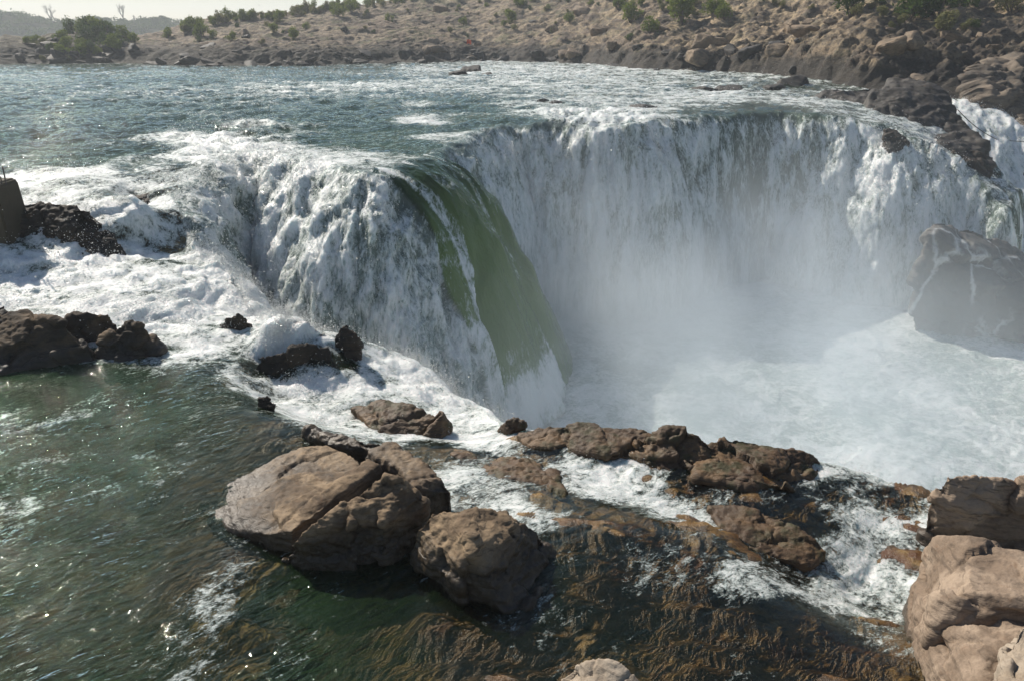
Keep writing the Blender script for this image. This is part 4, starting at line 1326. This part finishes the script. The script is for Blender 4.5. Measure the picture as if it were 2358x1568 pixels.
for k in range(66):
    px = random.uniform(300, 1900)
    x, y, z = on_hill(px, random.uniform(-2.0, 4.0))
    boulder((x, y, max(z, 1.9)), random.uniform(.4, 1.35), M_BBLACK, 'black wet boulder lining the far waterline', 'black boulders along the far waterline')
for k in range(36):
    px = random.uniform(30, 300)
    x, y, z, r = sight_hill(px, random.uniform(85, 150))
    boulder((x, y, z), random.uniform(.7, 1.6), M_BBLACK, 'dark craggy boulder on the wooded promontory', 'dark boulders of the promontory')
for k in range(42):
    px = random.uniform(330, 2300)
    py = random.uniform(max(5, np.interp(px, KT[:, 0], KT[:, 1])), 140)
    x, y, z, r = sight_hill(px, py)
    dark = random.random() < .5 * (px < 1000) + .25
    if dark:
        boulder((x, y, z), random.uniform(.4, 1.1), M_BBLACK, 'dark loose boulder scattered on the far slope', 'dark boulders on the far slope')
    else:
        boulder((x, y, z), random.uniform(.5, 1.7), M_BTAN, 'tan loose boulder scattered on the far slope', 'tan boulders on the far slope')
# low black reef in front of the far bank, left of centre
for k, (px, py, w) in enumerate([(490, 153, .9), (520, 151, 1.2), (545, 149, 1.3), (575, 152, 1.2), (600, 150, 1.1), (630, 153, 1.), (660, 152, 1.1), (700, 153, 1.), (440, 146, .8), (420, 147, .7), (740, 154, .9)]):
    x, y, _ = P(px, py, 2.05)
    boulder((x, y, 2.1), w, M_BBLACK, 'low black reef rock awash in front of the far bank', 'black reef rocks awash off the far bank', 'reef_rock')
ISL = [(1092, 166, 1.5, 'bigger mossy rock of the islet in the upper river'), (1060, 174, 1.0, 'left low rock of the islet in the upper river'), (1120, 173, .9, 'right low rock of the islet in the upper river'),
       (1285, 236, .55, 'small sharp dark rock in the shallows above the main fall'), (1255, 232, .4, 'low dark rock awash left of the sharp one above the main fall'),
       (1480, 248, .8, 'grey rock hump under the flow above the main fall lip'), (1690, 208, 1.0, 'low brown rock in the shallows near the long spur'), (1620, 208, .9, 'low dark rock in the shallows, leftmost of the three by the spur'),
       (1790, 206, 1.1, 'flat brown rock in the shallows where the spur starts'), (1830, 196, 1.5, 'squarish dark rock at the water edge behind the spur')]
for px, py, w, lab in ISL:
    x, y, z = hit(px, py)
    boulder((x, y, z - .1), w, M_BBLACK if py < 180 else M_GREY, lab, 'rocks awash above the fall', 'river_rock').rotation_euler = (.1, .1, random.uniform(-.5, .5))


# ------------------------------------------------------------------ trees on the distant ridge
def bare_tree(px, py_top, dist, label, seed, height, spread=1.0, lean=0.0):
    g = random.Random(seed)
    az = math.atan2(*ray(px, 50)[:2])
    x, y = dist * math.sin(az), dist * math.cos(az)
    i = np.argmin((GX - x) ** 2 + (GY - y) ** 2)
    z0 = float(GZ.ravel()[i])
    zt = PY(px, py_top, y)[2]
    hgt = zt - z0
    trunk, twigs = [], []

    def grow(p, d, L, r, lvl):
        n = 3 if lvl == 0 else 2
        for s_ in range(n):
            d = (d + Vector((g.uniform(-.2, .2), g.uniform(-.2, .2), g.uniform(-.05, .14)))).normalized()
            q = p + d * (L / n)
            (trunk if lvl < 1 else twigs).append((p, q, r, r * .84))
            r *= .84
            p = q
            if lvl > 0 and lvl < 5 and g.random() < .55:
                grow(p, (d + Vector((g.uniform(-1, 1) * spread, g.uniform(-1, 1) * spread, g.uniform(-.3, .7)))).normalized(), L * .6, r * .6, lvl + 1)
        if lvl < 5:
            for _ in range(3 if lvl < 2 else 2):
                grow(p, (d + Vector((g.uniform(-.9, .9) * spread + lean * .1, g.uniform(-.9, .9) * spread, g.uniform(-.1, .6)))).normalized(), L * g.uniform(.6, .78), r * .68, lvl + 1)
    grow(Vector((0, 0, -.6)), Vector((lean * .2, 0, 1)), 1.9, .27, 0)
    o = bpy.data.objects.new('bare_tree', None)
    COL.objects.link(o)
    tag(o, label, 'tree')
    mz = max(max(s_[1].z for s_ in twigs), .1)
    o.location = (x, y, z0)
    k = hgt / mz
    o.scale = (k, k, k)
    add('trunk', tubes_mesh('trunk', trunk, 7), M_BARE, o)
    add('crown', tubes_mesh('crown', twigs, 4), M_BARE, o)
    return o


bare_tree(116, 8, 425, 'bare wide crowned tree standing above the distant ridge, farther left', 5, 12, .8, .3)
bare_tree(287, 8, 425, 'tall thin bare tree leaning over the distant ridge, taller of the two', 11, 13, .4, -.5)
bare_tree(309, 34, 424, 'short bushy bare tree next to the tall thin one on the distant ridge', 14, 6, .7, .2)


def round_tree(px, py_top, dist, rad, label, seed, group=None):
    az = math.atan2(*ray(px, 50)[:2])
    x, y = dist * math.sin(az), dist * math.cos(az)
    i = np.argmin((GX - x) ** 2 + (GY - y) ** 2)
    z0 = float(GZ.ravel()[i])
    h = max(PY(px, py_top, y)[2] - z0, 2)
    g = np.random.default_rng(seed)
    bl = [(g.uniform(-.7, .7) * rad, g.uniform(-.5, .5) * rad, g.uniform(.35, .8) * h, rad * g.uniform(.3, .5), rad * g.uniform(.3, .5), h * g.uniform(.2, .32)) for _ in range(9)]
    o = bpy.data.objects.new('ridge_tree', None)
    COL.objects.link(o)
    o.location = (x, y, z0 - .3)
    tag(o, label, 'tree', group)
    add('crown', leaf_mesh('crown', bl, 2600, .38, seed), M_LEAFD, o)
    add('trunk', tubes_mesh('trunk', [((0, 0, -.5), (0, 0, h * .55), .3, .18)] + [((0, 0, h * .35), b[:3], .14, .05) for b in bl[:5]]), M_BARK, o)


round_tree(233, 38, 424, 5.6, 'dense round topped tree clump on the distant ridge between the two bare trees', 31)
round_tree(350, 40, 424, 4.0, 'dense dark tree on the distant ridge right of the bare pair', 32)
round_tree(612, 43, 440, 3.2, 'rounded hazy tree showing just over the near skyline scrub', 33)
round_tree(84, 40, 424, 3.0, 'hazy tree on the distant ridge just left of the wide bare tree', 34)
round_tree(20, 34, 424, 3.4, 'hazy tree nearest the left edge of the distant ridge', 35)
round_tree(378, 36, 426, 2.6, 'hazy thin tree on the distant ridge, rightmost before the near bank', 36)
# the wood that covers the ridge reads as one mass
bl = []
g_ = np.random.default_rng(77)
for k in range(1500):
    i, j = g_.integers(3, 30), g_.integers(0, GX.shape[1])
    s_ = g_.uniform(1.2, 3.0)
    bl.append((GX[i, j], GY[i, j], GZ[i, j] + s_ * .2, s_, s_, s_ * g_.uniform(.5, .9)))
add('treeline', leaf_mesh('treeline', bl, 110000, .5, 78), M_LEAFD, kind='stuff')

# ------------------------------------------------------------------ concrete pier with iron pins
bm = bmesh.new()
x0, y0, _ = P(-60, 605, .55)
x1, y1, zt_ = P(18, 424, 1.62)
xr_ = P(45, 605, .55)[0]
hw_, hd_ = .62, .55
cx = xr_ - hw_
zb, ztp = -.4, PY(20, 424, y0)[2]
vv = []
for z, k in ((zb, 1.0), (ztp - .07, .8), (ztp, .74)):
    for sx, sy in ((-1, -1), (1, -1), (1, 1), (-1, 1)):
        vv.append(bm.verts.new((cx + sx * hw_ * (k if sx > 0 else 1), y0 + .4 + sy * hd_ * k, z)))
for a in (0, 4):
    for k in range(4):
        bm.faces.new((vv[a + k], vv[a + (k + 1) % 4], vv[a + 4 + (k + 1) % 4], vv[a + 4 + k]))
bm.faces.new(vv[8:12])
bm.faces.new(vv[3::-1])
bmesh.ops.bevel(bm, geom=bm.edges[:], offset=.04, segments=2, affect='EDGES')
me = bpy.data.meshes.new('concrete_pier')
bm.to_mesh(me)
bm.free()
M_CONC = simple('mossy_concrete', (.075, .06, .035), .85)
pier = add('concrete_pier', me, M_CONC, label='dark mossy concrete pier with iron pins at the left edge', cat='pier')
M_IRON = simple('rusty_iron', (.06, .045, .04), .6)
for px, h in ((14, .34), (4, .12)):
    x = PY(px, 424, y0 + .2)[0]
    add('iron_pin', tubes_mesh('iron_pin', [((x, y0 + .2, ztp - .05), (x + .01, y0 + .2, ztp + h), .016, .014), ((x + .01, y0 + .2, ztp + h), (x + .01, y0 + .2, ztp + h + .012), .014, .002)], 8), M_IRON, pier)


# ------------------------------------------------------------------ ropes over the side chute, twigs on the right bank
def rope(name, a, b, sag, r, label, mat, n=24, cat='rope'):
    a, b = Vector(a), Vector(b)
    pts = []
    for k in range(n + 1):
        f = k / n
        p = a.lerp(b, f)
        p.z -= sag * 4 * f * (1 - f)
        pts.append(p)
    return add(name, tubes_mesh(name, [(pts[k], pts[k + 1], r, r) for k in range(n)], 6), mat, label=label, cat=cat)


M_ROPE = simple('rope_fibre', (.22, .2, .17), .9)
rope('rope', PY(2205, 253, 44.5), PY(2296, 322, 43), .15, .022, 'thin dark rope slanting down across the white side chute', M_ROPE)
rope('rope', PY(2325, 325, 43), PY(2460, 318, 44.5), .1, .02, 'thin pale rope running level to the right edge below the cliff', M_ROPE)
# small orange cloth on the far bank
x, y, z, r = sight_hill(1075, 106)
bm = bmesh.new()
g4 = [[bm.verts.new((.11 * i + random.uniform(-.03, .03), .05 * math.sin(i * 1.7) + random.uniform(-.03, .03), .13 * j + .06 * math.sin(i))) for i in range(6)] for j in range(5)]
for j in range(4):
    for i in range(5):
        bm.faces.new((g4[j][i], g4[j][i + 1], g4[j + 1][i + 1], g4[j + 1][i]))
bmesh.ops.solidify(bm, geom=bm.faces[:], thickness=.02)
me = bpy.data.meshes.new('orange_cloth')
bm.to_mesh(me)
bm.free()
add('orange_cloth', me, simple('orange_cloth', (.6, .16, .06), .9), label='small orange cloth lying on the tan rocks of the far bank', cat='cloth').location = (x, y, z + .15)


# ------------------------------------------------------------------ spray thrown up by the water
def build_spray():
    g = np.random.default_rng(9)
    X, Y, Z, foam, V, fall, pool, amp, crest, white, near = (WD[k] for k in ('X', 'Y', 'Z', 'foam', 'V', 'fall', 'pool', 'amp', 'crest', 'white', 'near'))
    Rr = np.hypot(X, Y)
    w = np.clip(foam - .55, 0, 1) ** 1.5 * (Rr < 75)
    w = w * np.where(fall, (.8 + 2.5 * np.exp(-V / .8)) * (white > .5), np.where(pool, .03, np.clip(.25 + crest, 0, 1.3) * (amp > .045) * 1.6))
    w = w * np.where(fall & (Y < 13.5), .5, 1)
    w = w * np.where((X < -7.5) & (Y < 21) & (Y > 15.5) & ~fall, .4, 1)
    p = w.ravel() / w.sum()
    n = 220000
    i = g.choice(p.size, n, p=p)
    c = np.stack([X.ravel()[i], Y.ravel()[i], Z.ravel()[i]], 1)
    nn = WD['n'].reshape(-1, 3)[i]
    r = np.hypot(c[:, 0], c[:, 1])
    am = np.where(fall.ravel()[i], .14, amp.ravel()[i])
    up = g.exponential(1, n) * am * np.where(g.random(n) < .05, 1.9, .55)
    c = c + nn * up[:, None] + g.normal(size=(n, 3)) * (am * .35)[:, None]
    c[:, 2] += np.where(g.random(n) < .5, up * .5, 0)
    s = np.exp(g.normal(-4.85, .4, n)) * np.clip(r / 17, .45, 2.0)
    d = g.normal(size=(n, 4, 3))
    d[:, 1] = np.cross(d[:, 0], d[:, 1])
    d[:, 2] = -d[:, 0] - .3 * d[:, 1] + .5 * d[:, 2]
    d /= np.linalg.norm(d, axis=2, keepdims=True)
    q = c[:, None, :] + d * s[:, None, None]
    v = q.reshape(-1, 3).astype(np.float32)
    b = (np.arange(n) * 4)[:, None, None]
    f = (b + np.array([[0, 1, 2], [0, 3, 1], [1, 3, 2], [2, 3, 0]])[None]).reshape(-1, 3).astype(np.int32)
    me = bpy.data.meshes.new('spray')
    me.vertices.add(len(v))
    me.vertices.foreach_set('co', v.ravel())
    me.loops.add(f.size)
    me.loops.foreach_set('vertex_index', f.ravel())
    me.polygons.add(len(f))
    me.polygons.foreach_set('loop_start', np.arange(0, f.size, 3, dtype=np.int32))
    me.polygons.foreach_set('use_smooth', np.ones(len(f), bool))
    me.update(calc_edges=True)
    t = NT('spray_drops')
    d_ = t.n('ShaderNodeBsdfDiffuse')
    t.s(d_.inputs[0], (.9, .92, .92))
    tr = t.n('ShaderNodeBsdfTranslucent')
    t.s(tr.inputs[0], (.9, .92, .92))
    gl = t.n('ShaderNodeBsdfGlossy')
    t.s(gl.inputs['Roughness'], .2)
    add('spray', me, t.done(t.mixs(.1, t.mixs(.5, d_.outputs[0], tr.outputs[0]), gl.outputs[0])), kind='stuff')


build_spray()


# ------------------------------------------------------------------ mist in the gorge and haze in the air
def box_mesh(name, lo, hi):
    bm = bmesh.new()
    v = [bm.verts.new((x, y, z)) for z in (lo[2], hi[2]) for y in (lo[1], hi[1]) for x in (lo[0], hi[0])]
    for f in ((0, 2, 3, 1), (4, 5, 7, 6), (0, 1, 5, 4), (2, 6, 7, 3), (0, 4, 6, 2), (1, 3, 7, 5)):
        bm.faces.new([v[k] for k in f])
    me = bpy.data.meshes.new(name)
    bm.to_mesh(me)
    bm.free()
    return me


MLO, MHI = (-9, 11.5, POOL - .6), (32, 47, 7.5)
t = NT('mist')
o_ = t.n('ShaderNodeTexCoord').outputs['Object']
sp = t.n('ShaderNodeSeparateXYZ')
t.l(o_, sp.inputs[0])
n_ = t.noise(t.mapping(o_, (1, 1, .7)), .22, 4, .55, .4)
vert = t.smooth(sp.outputs[2], MHI[2] - .3, POOL, 0, 1)
vert = t.math('POWER', vert, 3.6)
ex = t.math('MULTIPLY', t.smooth(sp.outputs[0], MLO[0] + 5, MLO[0] + 13), t.smooth(sp.outputs[0], 19, 8))
ey = t.math('MULTIPLY', t.smooth(sp.outputs[1], MLO[1] + .3, MLO[1] + 8), t.smooth(sp.outputs[1], MHI[1], MHI[1] - 8))
den = t.math('MULTIPLY', t.math('MULTIPLY', vert, t.math('MULTIPLY', ex, ey)), t.smooth(n_, .34, .64, .12, 1.))
den = t.math('MULTIPLY', den, .26)
pv = t.n('ShaderNodeVolumePrincipled')
t.s(pv.inputs['Color'], (.86, .94, 1.0))
t.s(pv.inputs['Anisotropy'], .25)
t.s(pv.inputs['Density'], den)
mist = add('mist', box_mesh('mist', MLO, MHI), t.done(vol=pv.outputs[0]), kind='stuff')
SC.cycles.volume_step_rate = 1.0
SC.cycles.volume_max_steps = 64

t = NT('haze')
pv = t.n('ShaderNodeVolumePrincipled')
t.s(pv.inputs['Color'], (.86, .92, 1.0))
t.s(pv.inputs['Anisotropy'], .3)
t.s(pv.inputs['Density'], .00075)
hz_m = t.done(vol=pv.outputs[0])
add('haze', box_mesh('haze', (-1100, -40, -12), (1100, 1400, 45)), hz_m, kind='stuff')
